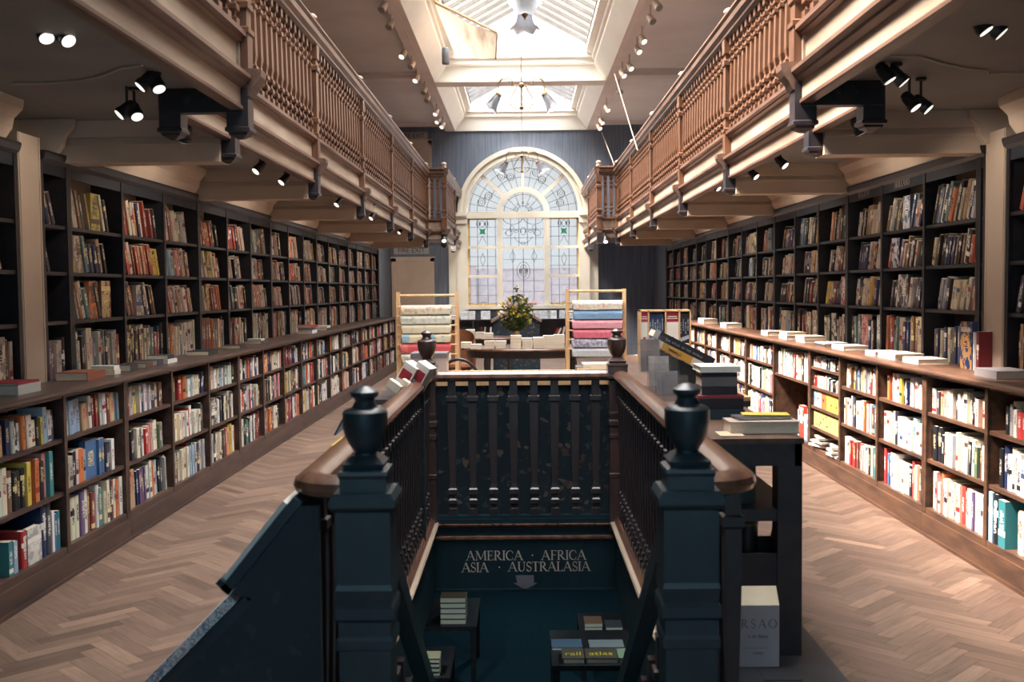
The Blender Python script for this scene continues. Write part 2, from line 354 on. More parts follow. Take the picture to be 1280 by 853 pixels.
def serif_mb(mb, s, size, M, track=.06):
    w = sum(GL[c][0]+track for c in s)*size; x = -w/2
    for c in s:
        adv, strokes = GL[c]
        for st in strokes:
            L_, R_ = [], []
            for i, (px, py, wd) in enumerate(st):
                a = st[max(i-1, 0)]; b = st[min(i+1, len(st)-1)]
                dx, dy = b[0]-a[0], b[1]-a[1]; l = math.hypot(dx, dy) or 1
                nx, ny = -dy/l*wd/2, dx/l*wd/2
                L_.append((px+nx, py+ny)); R_.append((px-nx, py-ny))
            P = lambda q: M @ Vector((x+q[0]*size, q[1]*size, 0))
            for i in range(len(st)-1):
                mb.quad(P(R_[i]), P(R_[i+1]), P(L_[i+1]), P(L_[i]))
        x += (adv+track)*size
    return w

# ================================================================== SETTING
XW = 3.05; XL = 2.50; XU = 2.82; YB = 24.2; YF = -3.0
Y0 = 6.47; MOD = 2.6; BAY = MOD/3
ZC = 5.40
WX, WY0, WY1 = .60, 2.75, 6.86      # stair well
# floor: dark bed with a hole + herringbone blocks
fb = MB()
fb.color = (.03, .02, .016)
for x0, x1, y0, y1 in ((-XW, -WX, YF, YB), (WX, XW, YF, YB), (-WX, WX, YF, WY0), (-WX, WX, WY1, YB)):
    fb.quad((x0,y0,-.004), (x1,y0,-.004), (x1,y1,-.004), (x0,y1,-.004))
W, n = .076, 5
c45 = math.sqrt(.5)
def plank(u0, u1, v0, v1, horiz):
    pc = ((u0+u1)/2*W, (v0+v1)/2*W)
    cx, cy = (pc[0]-pc[1])*c45, (pc[0]+pc[1])*c45 + 10
    if not (-2.62 < cx < 2.62 and 1.5 < cy < YB): return
    if abs(cx) < WX+.14 and WY0-.1 < cy < WY1+.15: return
    g = .012
    u0 += g; u1 -= g; v0 += g; v1 -= g
    P = lambda u, v: ((u-v)*W*c45, (u+v)*W*c45+10, 0)
    k = random.random(); b = random.gauss(0, .09)
    base = Vector(srgb(132, 110, 96)).lerp(Vector(srgb(104, 84, 74)), k)*(1+b)
    if random.random() < .08: base *= 1.3
    fb.color = tuple(base); r = random.random()*50
    uv = [(r, r), (r+1, r), (r+1, r+.2), (r, r+.2)]
    if not horiz: uv = [(r, r), (r, r+.2), (r+1, r+.2), (r+1, r)]
    fb.quad(P(u0,v0), P(u1,v0), P(u1,v1), P(u0,v1), uv)
NN = 200
for j in range(-NN, NN):
    for mm in range(-30, 31):
        i0 = j + 2*n*mm
        if -NN < i0 < NN: plank(i0, i0+n, j, j+1, True)
        j0 = j - (2*n-1) + 2*n*mm
        if -NN < j0 < NN: plank(j, j+1, j0, j0+n, False)
struct(fb.build('floor', PLANK))
# straight border boards round the well
tb = MB()
for s in (-1, 1): tb.box(s*WX, s*(WX+.16), WY0, WY1+.12, 0, .006)
tb.box(-WX, WX, WY1, WY1+.12, 0, .006)
struct(tb.build('trim_1', CASE))
sl = MB(); sl.box(.76, 1.257, 2.2, 4.95, 0, .012); sl.box(.93, 1.08, 4.0, 4.12, .012, .016)
struct(sl.build('trim_2', SLAB))
# side walls, split at gallery level
for s, nm in ((-1, 'left'), (1, 'right')):
    w = MB(); w.mi = 0; w.box(s*XW, s*(XW+.1), YF, 20.95, 0, 2.60); w.mi = 2; w.box(s*XW, s*(XW+.1), 20.95, YB, 0, 2.60); w.mi = 1; w.box(s*XW, s*(XW+.1), YF, YB, 2.60, 6.6)
    struct(w.build('wall_'+nm, [CREAM, UPW, SLATE]))
    w = MB(); w.box(s*1.51, s*(XW+.1), YF, YB, ZC, ZC+.12)
    struct(w.build('ceiling' if s < 0 else 'ceiling.001', CEIL))
    # long beam beside the skylight
    b = MB()
    b.extrude([(1.51,5.21), (1.74,5.21), (1.76,5.23), (1.76,5.30), (1.79,5.33), (1.79,5.40), (1.51,5.40)], YF, YB-.001, s)
    b.box(s*1.60, s*1.62, YF, YB-.001, 5.205, 5.212)
    struct(b.build('trim_%d' % (3 if s < 0 else 4), CEIL))
    b = MB()
    for y in (18.55, 12.4): b.box(s*1.79, s*XW, y, y+.34, 5.30, 5.41); b.box(s*1.79, s*XW, y-.06, y+.40, 5.36, 5.41)
    b.box(s*1.79, s*XW, YB-.1, YB, 5.32, 5.41)
    struct(b.build('trim_%d' % (5 if s < 0 else 6), CEIL))
# end wall with the arched opening
AX, ZS, ZI = .03, 3.30, 1.16      # arch centre, springing, sill
RG, RC, XP = 1.29, 1.516, 1.73
w = MB()
def arch_z(x, r): return ZS + math.sqrt(max(0, r*r-x*x))
ra = RG+.1
xs = [-ra*cos(PI*i/48) for i in range(49)]
for i in range(48):
    a, b = xs[i], xs[i+1]
    w.hexa([(AX+a,YB,arch_z(a,ra)), (AX+b,YB,arch_z(b,ra)), (AX+b,YB+.15,arch_z(b,ra)), (AX+a,YB+.15,arch_z(a,ra)),
            (AX+a,YB,6.6), (AX+b,YB,6.6), (AX+b,YB+.15,6.6), (AX+a,YB+.15,6.6)])
w.box(AX-ra, AX+ra, YB, YB+.15, 0, ZI-.05)
w.box(-XW-.1, AX-ra, YB, YB+.15, 0, 6.6); w.box(AX+ra, XW+.1, YB, YB+.15, 0, 6.6)
struct(w.build('wall_back', SLATE))
# ---- arched window
wf = MB()
def ring(r0, r1, y0, y1, a0=0, a1=180, n=40, cx=AX, cz=ZS):
    for i in range(n):
        A, B = math.radians(a0+(a1-a0)*i/n), math.radians(a0+(a1-a0)*(i+1)/n)
        P = lambda r, a, y: (cx+r*cos(a), y, cz+r*sin(a))
        wf.hexa([P(r0,A,y0), P(r1,A,y0), P(r1,A,y1), P(r0,A,y1), P(r0,B,y0), P(r1,B,y0), P(r1,B,y1), P(r0,B,y1)])
ring(RG, RC, YB-.10, YB+.1); ring(RC-.10, RC, YB-.16, YB-.10); ring(RG, RG+.06, YB-.13, YB-.1)
for s in (-1, 1):
    wf.box(AX+s*RG, AX+s*(RC+.02), YB-.10, YB+.1, .9, ZS); wf.box(AX+s*(RC+.02), AX+s*XP, YB-.07, YB, .9, ZS)
    wf.box(AX+s*RG, AX+s*(XP+.02), YB-.14, YB, ZS-.22, ZS-.16); wf.box(AX+s*RG, AX+s*(XP+.03), YB-.17, YB, ZS-.05, ZS+.04)
    wf.box(AX+s*.485, AX+s*.60, YB-.06, YB+.06, ZI, ZS)
    wf.box(AX+s*.60, AX+s*RG, YB-.03, YB+.04, 1.83, 1.89); wf.box(AX+s*.60, AX+s*RG, YB-.03, YB+.04, 2.50, 2.56)
wf.box(AX-.485, AX+.485, YB-.03, YB+.04, 2.50, 2.56)
wf.box(AX-RG, AX+RG, YB-.07, YB+.06, ZS-.10, ZS+.05)
wf.box(AX-RG-.05, AX+RG+.05, YB-.14, YB+.08, ZI-.06, ZI+.02)
ring(.50, .62, YB-.06, YB+.05)
for ang in (43, 90, 137):
    a = math.radians(ang); wf.bar((AX+.6*cos(a), YB, ZS+.6*sin(a)), (AX+RG*cos(a), YB, ZS+RG*sin(a)), .06, .08)
win = struct(wf.build('window_1', paint('window_paint', srgb(210, 204, 190), .5, srgb(200, 193, 178), 2, .3)))
gl = MB()
yg = YB+.045
gl.quad((AX-RG,yg,ZI), (AX+RG,yg,ZI), (AX+RG,yg,ZS), (AX-RG,yg,ZS))
gl.poly([(AX+RG*cos(PI*i/40), yg, ZS+RG*sin(PI*i/40)) for i in range(41)])
gl.build('pane', GLASS, win)
ld = MB()
yl = YB+.035
def line(pts, w=.014): 
    for a, b in zip(pts[:-1], pts[1:]): ld.bar((AX+a[0], yl, a[1]), (AX+b[0], yl, b[1]), w, .008)
def oval(cx, cz, rx, rz, w=.012, a0=0, a1=360, n=18): line([(cx+rx*cos(math.radians(a0+(a1-a0)*i/n)), cz+rz*sin(math.radians(a0+(a1-a0)*i/n))) for i in range(n+1)], w)
def grid(x0, x1, zs, nx):
    for i in range(1, nx): x = x0+(x1-x0)*i/nx; line([(x, zs[0]), (x, zs[-1])], .011)
    for z in zs[1:-1]: line([(x0, z), (x1, z)], .011)
for s in (-1, 1):
    a, b = (.60, RG) if s > 0 else (-RG, -.60)
    grid(a, b, [1.18, 1.42, 1.65, 1.84], 3); grid(a, b, [1.88, 2.1, 2.32, 2.5], 3); grid(a, b, [2.55, 2.78, 3.0, 3.22], 3)
    m_ = (a+b)/2
    line([(a+.045, 1.18), (a+.045, 3.22)], .01); line([(b-.045, 1.18), (b-.045, 3.22)], .01)
    line([(m_, 2.4), (m_+.06, 2.25), (m_, 2.1), (m_-.06, 2.25), (m_, 2.4)], .016); oval(m_, 2.02, .03, .03)
    line([(m_-.09, 2.62), (m_, 2.8), (m_+.09, 2.62)], .016); oval(m_, 3.08, .05, .07, .02); oval(m_-.1, 3.08, .03, .07, .018); oval(m_+.1, 3.08, .03, .07, .018)
    oval(m_, 1.18, .06, .07, .02, 0, 180, 8); line([(a, 1.24), (m_-.15, 1.22), (m_, 1.27), (m_+.15, 1.22), (b, 1.24)], .012)
grid(-.485, .485, [1.18, 1.5, 1.75, 2.0, 2.25, 2.5], 4); grid(-.485, .485, [2.56, 2.75, 2.95, 3.2], 5)
for s in (-1, 1):
    line([(s*.25, 2.45), (s*.25+.06, 2.32), (s*.25, 2.18), (s*.25-.06, 2.32), (s*.25, 2.45)], .018)
    oval(s*.24, 3.2, .22, .14, .016, 180, 360, 10); oval(s*.33, 2.86, .08, .07, .022, n=9); oval(s*.26, 2.98, .05, .05, .02, n=8); oval(s*.17, 2.9, .05, .03, .018, n=8)
oval(0, 1.98, .085, .14, .03); oval(0, 1.98, .045, .08, .022); oval(0, 1.98, .15, .21, .012); line([(0, 2.3), (0, 1.7)], .014)
oval(0, 2.90, .06, .09, .024); oval(0, 2.86, .22, .24, .02, 200, 340, 12); line([(-.3, 2.9), (-.12, 2.93)], .02); line([(.3, 2.9), (.12, 2.93)], .02); oval(0, 2.62, .05, .03, .024, n=8)
for k in range(1, 8):
    a = PI*k/8; line([(.14*cos(a), ZS+.14*sin(a)), (.5*cos(a), ZS+.5*sin(a))], .01)
oval(0, ZS+.05, .14, .14, .02, 0, 180, 10); oval(0, ZS+.05, .44, .40, .011, 0, 180, 20)
for k in range(5): a = PI*(k+.5)/5; oval(.2*cos(a), ZS+.06+.2*sin(a), .025, .025, .022, n=6)
for k in range(1, 16):
    a = PI*k/16; line([(.62*cos(a), ZS+.62*sin(a)), (RG*cos(a), ZS+RG*sin(a))], .008)
oval(0, ZS, .85, .85, .009, 0, 180, 40); oval(0, ZS, 1.07, 1.07, .009, 0, 180, 40); oval(0, ZS, 1.245, 1.245, .012, 0, 180, 40)
for ang in (22, 66, 114, 158):
    a = math.radians(ang)
    for d, da in ((.90, -.10), (1.0, .10)):
        cx, cz = d*cos(a+da), ZS+d*sin(a+da); oval(cx, cz, .085, .085, .018, n=12); oval(cx, cz, .04, .04, .018, n=8)
    oval(.95*cos(a), ZS+.95*sin(a), .03, .03, .03, n=6)
ld.build('leading', LEAD, win)
em = MB(); 
for s in (-1, 1):
    m_ = s*(.6+RG)/2; c = (AX+m_, yl-.006, 2.9)
    for k in range(4):
        a = PI/4+k*PI/2
        em.poly([c, (c[0]+.05*cos(a-PI/4), c[1], c[2]+.05*sin(a-PI/4)), (c[0]+.11*cos(a), c[1], c[2]+.11*sin(a)), (c[0]+.05*cos(a+PI/4), c[1], c[2]+.05*sin(a+PI/4))])
em.build('emerald_inset', GREENGL, win)
am = MB()
for s in (-1, 1):
    for zz0, zz1 in ((1.18, 1.83), (1.89, 2.5), (2.56, 3.2)): am.box(AX+s*(RG-.045), AX+s*RG, yl-.004, yl+.004, zz0, zz1)
    am.box(AX+s*.62, AX+s*(RG-.05), yl-.004, yl+.004, 1.185, 1.235); am.box(AX+s*.62, AX+s*RG, yl-.004, yl+.004, 3.17, 3.2)
am.build('amber_border', AMBER, win)
# building seen through the lower lights
nb = MB(); nb.box(-4, 4, 27, 29, 0, 2.1); nb.box(-4, -1.2, 26.95, 27, 1.0, 2.18)
tag(nb.build('neighbouring_building', BRICK), 'grey brick building outside, blurred through the lower arched window panes', 'building')
og = MB(); og.quad((-8,YB+.15,-.02), (8,YB+.15,-.02), (8,32,-.02), (-8,32,-.02)); struct(og.build('ground', BRICK))

# doors in the end wall (left)
def door(name, x0, x1, z0, z1):
    d = MB(); y = YB
    d.box(x0, x1, y-.03, y-.001, z0, z1)
    o = struct(d.build(name, DOORP))
    f = MB()
    f.box(x0-.10, x0, y-.06, y, z0, z1+.10); f.box(x1, x1+.08, y-.06, y, z0, z1+.10); f.box(x0-.1, x1+.08, y-.06, y, z1, z1+.10); f.box(x0-.12, x1+.1, y-.08, y, z1+.08, z1+.11)
    f.build('door_frame', DOORP, o)
    p = MB(); xm = (x0+x1)/2
    for a, b in ((x0+.09, xm-.05), (xm+.05, x1-.09)):
        for c, e in ((z0+.25, z0+.85), (z0+1.0, z1-.12)):
            p.box(a, b, y-.036, y-.028, c, e); p.box(a+.05, b-.05, y-.045, y-.03, c+.05, e-.05)
    p.build('door_panel', DOORP, o)
    k = MB(); k.lathe([(0,.012), (.03,.012), (.035,.03), (.055,.032), (.07,.015)], M=Matrix.Translation((x1-.06, y-.03, z0+1.02)) @ Matrix.Rotation(PI/2, 4, 'X'), n=12)
    k.build('door_knob', BRASS, o, smooth=40)
    return o
door('door_1', -2.93, -2.12, 0, 2.22); door('door_2', -2.95, -2.15, 2.72, 4.92)
def exit_sign(x0, x1, z0, z1, label):
    o = thing('exit_sign', label, 'sign', ((x0+x1)/2, YB, z0), 'fire exit signs')
    b = MB(); b.box(x0, x1, YB-.06, YB, z0, z1); b.box(x0+.012, x1-.012, YB-.066, YB-.06, z0+.012, z1-.012); b.build('sign_plate', SIGN, o)
    m = MB(); text_mb(m, 'FIRE EXIT', (z1-z0)*.86, face_y((x0+x1)/2, YB-.068, z0+(z1-z0)*.2)); m.build('lettering', INK, o)
a, b = un(492, 318, YB-.06), un(536, 308, YB-.06); exit_sign(a.x, b.x, a.z, b.z, 'grey fire exit sign over the door beside the lower bookcases')
a, b = un(497, 174, YB-.06), un(534, 165, YB-.06); exit_sign(a.x, b.x, a.z, b.z, 'grey fire exit sign over the gallery-level door')

w = MB(); w.box(-XW-.1, XW+.1, YF-.15, YF, 0, .45); w.box(-XW-.1, XW+.1, YF-.15, YF, 2.55, 2.75); w.box(-XW-.1, XW+.1, YF-.15, YF, 5.25, 6.6)  # unseen front wall; openings shaped to let fill light onto ceiling and room
for s in (-1, 1): w.box(s*2.85, s*(XW+.1), YF-.15, YF, 2.75, 5.25); w.box(s*2.2, s*(XW+.1), YF-.15, YF, .45, 2.55)
struct(w.build('wall_front', SLATE))
wq = MB()
for x in (-2.83, -.95, .95, 2.83): wq.box(x-.03, x+.03, YF-.1, YF-.04, 2.75, 5.25)
for z in (2.78, 5.22): wq.box(-2.85, 2.85, YF-.1, YF-.04, z-.03, z+.03)
w4 = struct(wq.build('window_4', WHITE))
wq = MB(); wq.quad((-2.85, YF-.07, 2.75), (2.85, YF-.07, 2.75), (2.85, YF-.07, 5.25), (-2.85, YF-.07, 5.25)); wq.quad((-2.2, YF-.07, .45), (2.2, YF-.07, .45), (2.2, YF-.07, 2.55), (-2.2, YF-.07, 2.55)); wq.build('pane', FRONTGL, w4)
# skylights
def lantern(nm, y0, y1, flat=False):
    u = MB()
    for s in (-1, 1):   # splayed, moulded curbs
        u.extrude([(1.51,5.21), (1.30,5.50), (1.30,5.56), (1.26,5.58), (1.26,5.66), (1.15,5.70), (1.15,5.83), (1.70,5.83), (1.70,5.40)], y0, y1, s)
    for y, d in ((y0, 1), (y1, -1)):
        u.extrude_x([(y, 5.21), (y+d*.05, 5.5), (y+d*.10, 5.52), (y+d*.10, 5.60), (y+d*.14, 5.62), (y+d*.14, 5.80), (y-d*.1, 5.80), (y-d*.1, 5.21)][::d], -1.51, 1.51)
    zr = 6.46
    for y in (y0, y1): u.poly([(-1.2,y,5.80), (1.2,y,5.80), (0,y,zr+.02)]); u.poly([(-1.2,y+.05,5.80), (1.2,y+.05,5.80), (0,y+.05,zr+.02)])
    o = struct(u.build(nm, WHITE))
    g = MB()
    for s in (-1, 1): g.quad((s*1.2,y0,5.80), (s*1.2,y1,5.80), (0,y1,zr), (0,y0,zr))
    g.build('pane', ROOFGL, o)
    r = MB(); k = int((y1-y0)/.42)
    for i in range(1, k):
        y = y0+(y1-y0)*i/k
        for s in (-1, 1): r.bar((s*1.18,y,5.795), (0,y,zr-.02), .02, .05)
    r.bar((0,y0,zr-.02), (0,y1,zr-.02), .05, .06)
    for s in (-1, 1): r.bar((s*1.16,y0,5.82), (s*1.16,y1,5.82), .05, .05)
    r.build('glazing_bar', paint(nm+'_bars', srgb(120,118,114), .6, srgb(104,102,98), 4), o)
    return o
lantern('window_2', 3.0, 18.60); lantern('window_3', 18.80, YB-.05)
cr = MB(); cr.box(-1.51, 1.51, 18.48, 18.92, 5.205, 5.235); cr.box(-1.51, 1.51, 18.60, 18.80, 5.30, 5.82); struct(cr.build('trim_7', WHITE))
c0 = MB(); c0.box(-1.51, 1.51, YF, 3.0, 5.40, 5.5); struct(c0.build('ceiling.002', CEIL))
# blinds under the glass
def blind(P, label, cols=12, rows=8, sag=.12):
    m = MB(); A, B, C, D = [Vector(p) for p in P]   # A-B top edge, D-C bottom edge
    m.rings([[A.lerp(B, i/cols).lerp(D.lerp(C, i/cols), j/rows) - Vector((0,0,sag*sin(PI*i/cols)*(.3+.7*sin(PI*j/rows)))) + Vector((0, 0, .015*sin(9*i/cols))) for i in range(cols+1)] for j in range(rows+1)], cap=False, closed=False)
    o = thing('roof_blind', label, 'blind', tuple((A+C)/2), 'roof blinds')
    m.build('cloth', BLIND, o, smooth=60)
    r = MB(); r.tube([B, C], .02); r.build('end_batten', paint('batten', srgb(120,92,76), .6), o)
    r = MB(); r.tube([A+Vector((0,0,.02)), B+Vector((0,0,.02))], .018); r.build('top_batten', PINE, o)
    return o
blind([un(543, 4, 13.2), un(621, 42, 17.0), un(619, 74, 17.0), un(566, 62, 13.6)], 'sagging cream blind with a brown-stained end under the skylight')
cyl = MB(); p = un(557, 70, 15.5); cyl.lathe([(0,.05), (.02,.055), (.22,.055), (.24,.04)], p.x, p.y, p.z-.12, 14)
tag(cyl.build('extractor_tube', paint('grey_tube', srgb(110,112,116), .5), origin=tuple(p), smooth=40), 'short grey cylinder fixed in the skylight corner below the sagging blind', 'vent')

# ================================================================== GALLERY
XM, XN, YS, YT = 1.79, 1.44, 5.45, 19.6
PROF_LOW = [(0,2.49), (0,2.50), (-.012,2.51), (-.012,2.535), (0,2.545), (0,2.60), (-.03,2.615), (-.03,2.63), (-.055,2.645), (-.055,2.665), (-.02,2.68), (-.02,2.69), (.05,2.69), (.05,2.49)]
PROF_UP = [(.015,2.69), (.015,2.83), (-.01,2.84), (-.01,2.85), (-.035,2.86), (-.035,2.885), (.07,2.885), (.07,2.69)]
PROF_RAIL = [(-.02,3.66), (-.045,3.68), (-.045,3.70), (-.07,3.73), (-.075,3.77), (-.055,3.78), (-.08,3.81), (-.07,3.84), (.09,3.84), (.09,3.80), (.06,3.77), (.06,3.66)]
GB = [(0,.032), (.05,.032), (.055,.018), (.075,.018), (.09,.032), (.115,.032), (.13,.020), (.15,.020), (.16,.034), (.185,.034), (.195,.024), (.21,.022), (.26,.030), (.56,.024), (.575,.034), (.6,.034), (.61,.020), (.625,.020), (.64,.031), (.665,.031), (.68,.018), (.70,.018), (.715,.032), (.785,.032)]
WOODB = {}
def sweep(mb, prof, s, segs):
    for kind, a, b, c in segs:    # ('y', x, y0, y1) runs along y; ('x', y, x0, x1) runs along x, face towards -y
        if kind == 'y': mb.extrude([(a+u, z) for u, z in prof], b, c, s)
        elif kind == 'x': mb.extrude_x([(a+u, z) for u, z in prof], s*b, s*c)
        else: mb.extrude_x([(a-u, z) for u, z in prof], s*b, s*c)
posts_y = [Y0+MOD*i for i in range(6)]
gparts = {}
def gallery(s):
    side = 'fire-exit wall' if s < 0 else 'country-sign wall'
    segs = [('y', XN, YF, YS), ('y', XM, YS, YT), ('x', YT, XN, XM+.02), ('y', XN, YT, YB), ('X', YS, XN, XM+.02)]
    g = thing('gallery', 'timber gallery with pale fascia boards above the bookcases on the '+side, 'gallery', (s*XM, 12, 2.6), 'galleries')
    m = MB(); m.mi = 0; sweep(m, [(0,2.49), (0,2.60), (.05,2.60), (.05,2.49)], s, segs); m.build('fascia_board', FASC, g)
    m = MB(); sweep(m, [(-.012,2.49), (-.012,2.505), (0,2.515), (.05,2.515), (.05,2.485), (0,2.485)], s, segs)
    sweep(m, [(0,2.60), (-.03,2.615), (-.03,2.63), (-.055,2.645), (-.055,2.665), (-.02,2.68), (-.02,2.69), (.05,2.69), (.05,2.60)], s, segs); m.build('moulding', MOULD, g)
    m = MB(); sweep(m, [(.015,2.69), (.015,2.84), (.07,2.84), (.07,2.69)], s, segs); m.build('upper_board', FASC, g)
    m = MB(); sweep(m, [(0.015,2.83), (-.012,2.84), (-.012,2.85), (-.035,2.86), (-.035,2.885), (.07,2.885), (.07,2.83)], s, segs); m.build('base_rail', MOULD, g)
    m = MB(); sweep(m, PROF_RAIL, s, segs); m.build('handrail', MOULD, g)
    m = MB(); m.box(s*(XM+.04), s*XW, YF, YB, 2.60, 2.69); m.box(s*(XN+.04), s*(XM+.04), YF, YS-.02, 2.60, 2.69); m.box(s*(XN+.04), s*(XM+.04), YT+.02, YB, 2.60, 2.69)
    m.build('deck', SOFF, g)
    # cross beams with stepped mouldings
    for y in posts_y:
        x0 = XN+.06 if (y < YS or y > YT) else XM+.05
        m = MB(); m.box(s*x0, s*(XW-.001), y-.09, y+.09, 2.35, 2.60); m.box(s*x0, s*(XW-.001), y-.13, y+.13, 2.50, 2.60); m.box(s*x0, s*(XW-.001), y-.11, y+.11, 2.455, 2.47); m.build('cross_beam', CREAM, g)
    # panelled beam under the step-out, with three rosettes
    m = MB(); m.box(s*XN, s*(XM+.06), YS-.06, YS-.005, 2.49, 2.60); m.box(s*XN, s*(XM+.06), YS-.075, YS+.0, 2.475, 2.495)
    for q in (.09, .19, .28):
        m.lathe([(0,.03), (.006,.03), (.006,.02), (.012,.02), (.014,.008)], M=Matrix.Translation((s*(XN+q), YS-.06, 2.548)) @ Matrix.Rotation(PI/2, 4, 'X'), n=14)
    m.build('panelled_beam', CASE, g)
    # posts, corbels and pendants
    spots = [(XN, YS, True), (XM, YS, False)] + [(XM, y, True) for y in posts_y[:-1]] + [(XM, YT, True), (XN, YT, True), (XN, 2.7, True), (XN, 22.2, True)]
    for i, (x, y, full) in enumerate(spots):
        X = s*(x+.01)
        if full:
            m = MB(); m.square([(2.60,.05), (2.88,.05), (2.885,.058), (2.91,.058), (2.92,.045), (3.0,.045), (3.01,.056), (3.04,.056), (3.05,.045), (3.44,.045), (3.45,.058), (3.49,.058), (3.50,.042), (3.54,.042), (3.55,.055), (3.67,.055)], X, y, 0)
            m.build('post', BALW, g)
            m = MB(); m.lathe([(3.835,.045), (3.85,.05), (3.865,.05), (3.87,.038), (3.90,.04), (3.905,.052), (3.92,.052), (3.94,.03), (3.945,.01)], s*(x+.01), y, 0, 14); m.build('cap', CREAM, g, smooth=40)
            m = MB(); m.rings([[(X-s*.0-s*w_, y-.055, z), (X+.05*s, y-.055, z), (X+.05*s, y+.055, z), (X-s*w_, y+.055, z)][::s] for z, w_ in ((2.56,.055), (2.60,.075), (2.63,.10), (2.66,.115), (2.69,.118), (2.70,.09))]); m.build('corbel', MOULD, g)
        m = MB(); m.square([(2.60,.056), (2.405,.056), (2.398,.064), (2.382,.064), (2.376,.050), (2.365,.046), (2.345,.012)][::-1], X+s*.01, y, 0); m.build('pendant', DARK, g)
    return g
GAL = {s: gallery(s) for s in (-1, 1)}
# baluster panels: one prototype per length, copied along
def bal_panel(s, x, ya, yb, label, along='y'):
    o = thing('gallery_balustrade', label, 'balustrade', (s*x, ya, 2.885), 'gallery balustrade panels')
    k = max(2, round((yb-ya)/.155))
    for i in range(k):
        q = ya+(yb-ya)*(i+.5)/k
        key = 'gb'
        px, py = (s*(x+.015), q) if along == 'y' else (s*q, x)
        if along != 'y': pass
        if key not in gparts:
            m = MB(); m.square(GB, 0, 0, 0); me = m.build('baluster', BALW); gparts[key] = me.data; COL.objects.unlink(me); bpy.data.objects.remove(me)
        b = bpy.data.objects.new('baluster', gparts[key]); COL.objects.link(b); b.parent = o
        b.location = (px-o.location.x, py-o.location.y, 0)
    return o
ordn = ['first', 'second', 'third', 'fourth', 'fifth']
for s in (-1, 1):
    side = 'fire-exit side' if s < 0 else 'country-sign side'
    bal_panel(s, XN, 2.78, YS-.06, 'projecting front balustrade panel of the gallery, '+side)
    ys = [YS+.05]+posts_y[:5]+[YT]
    bal_panel(s, XM, ys[0]+.02, ys[1]-.07, 'short balustrade panel behind the front projection, gallery on the '+side)
    for i in range(5):
        bal_panel(s, XM, ys[i+1]+.07, ys[i+2]-.07, ordn[i]+' full balustrade panel counted from the front, gallery on the '+side)
    bal_panel(s, XN, YT+.08, 22.1, 'projecting balustrade panel beside the arched window, '+side)
    o = thing('gallery_balustrade', 'two-baluster return panel facing the room beside the arched window, '+side, 'balustrade', (s*XM, YT, 2.885), 'gallery balustrade panels')
    for q in (XN+.13, XN+.24):
        b = bpy.data.objects.new('baluster', gparts['gb']); COL.objects.link(b); b.parent = o; b.location = (s*q-s*XM, 0, 0)
# suspension cables by the gallery
for p0, p1, lab in ((un(768, 92, 17.4), un(797, 188, 15.2), 'thin pale cable from the ceiling beam down to the gallery handrail'), (un(752, 165, 23.9), un(770, 212, 20.5), 'thin dark cable beside the end wall above the gallery')):
    m = MB(); m.tube([p0, p1], .007, 6); tag(m.build('cable', CREAM, origin=tuple(p1)), lab, 'cable')

# ================================================================== BOOKCASES
SH_LOW = [.17, .475, .766]; TOP = 1.035
SH_UP = [1.385, 1.685, 1.968]; ZT = 2.35
PIL = {-1: (5.82, 6.09), 1: (6.105, 6.36)}
def bays():
    ys = [Y0-3*BAY+BAY*i for i in range(0, 3)]
    out = [(Y0-BAY*k, Y0-BAY*(k-1), 1-k) for k in (4, 3, 2, 1)]
    k = 1
    while Y0+BAY*k < 21.0: out.append((Y0+BAY*(k-1), Y0+BAY*k, k)); k += 1
    return out
BAYS = bays()     # index 0 lies under the pillar, 1 is the first past it
YEND = BAYS[-1][1]; YST = BAYS[0][0]
ORD = 'first second third fourth fifth sixth seventh eighth ninth tenth eleventh twelfth thirteenth fourteenth fifteenth sixteenth seventeenth eighteenth nineteenth twentieth twenty-first twenty-second twenty-third twenty-fourth twenty-fifth twenty-sixth twenty-seventh twenty-eighth twenty-ninth thirtieth'.split()
def nth(i): return ORD[i] if i < len(ORD) else 'number %d' % (i+1)
def sidename(s): return 'fire-exit wall' if s < 0 else 'country-sign wall'
def low_case(s, y0, y1, cuts, rows, label):
    o = thing('low_bookcase', label, 'bookcase', (s*XL, (y0+y1)/2, 0), 'low bookcases under the counters')
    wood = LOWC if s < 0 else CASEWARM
    m = MB(); m.box(s*(XL-.03), s*(XU+.15), y0, y1, 0, .02); m.box(s*(XL-.02), s*(XU+.15), y0+.001, y1-.001, .02, .13); m.box(s*(XL-.005), s*(XU+.15), y0, y1, .13, .17); m.build('plinth', wood, o)
    m = MB(); m.box(s*(XU-.02), s*(XU+.0), y0, y1, .17, 1.0); m.build('back_panel', CASE, o)
    for y in cuts:
        m = MB(); m.box(s*XL, s*(XU-.02), y-.0125, y+.0125, .17, 1.0); m.box(s*(XL-.008), s*XL, y-.017, y+.017, .14, 1.0); m.build('divider', wood, o)
    for (a, b), zs in zip(zip(cuts[:-1], cuts[1:]), rows):
        for z in zs[1:]:
            m = MB(); m.box(s*(XL+.004), s*(XU-.02), a+.0125, b-.0125, z-.022, z); m.build('shelf', wood, o)
    m = MB(); m.box(s*XL, s*(XU-.02), y0, y1, .985, 1.0); m.build('top_rail', wood, o)
    return o
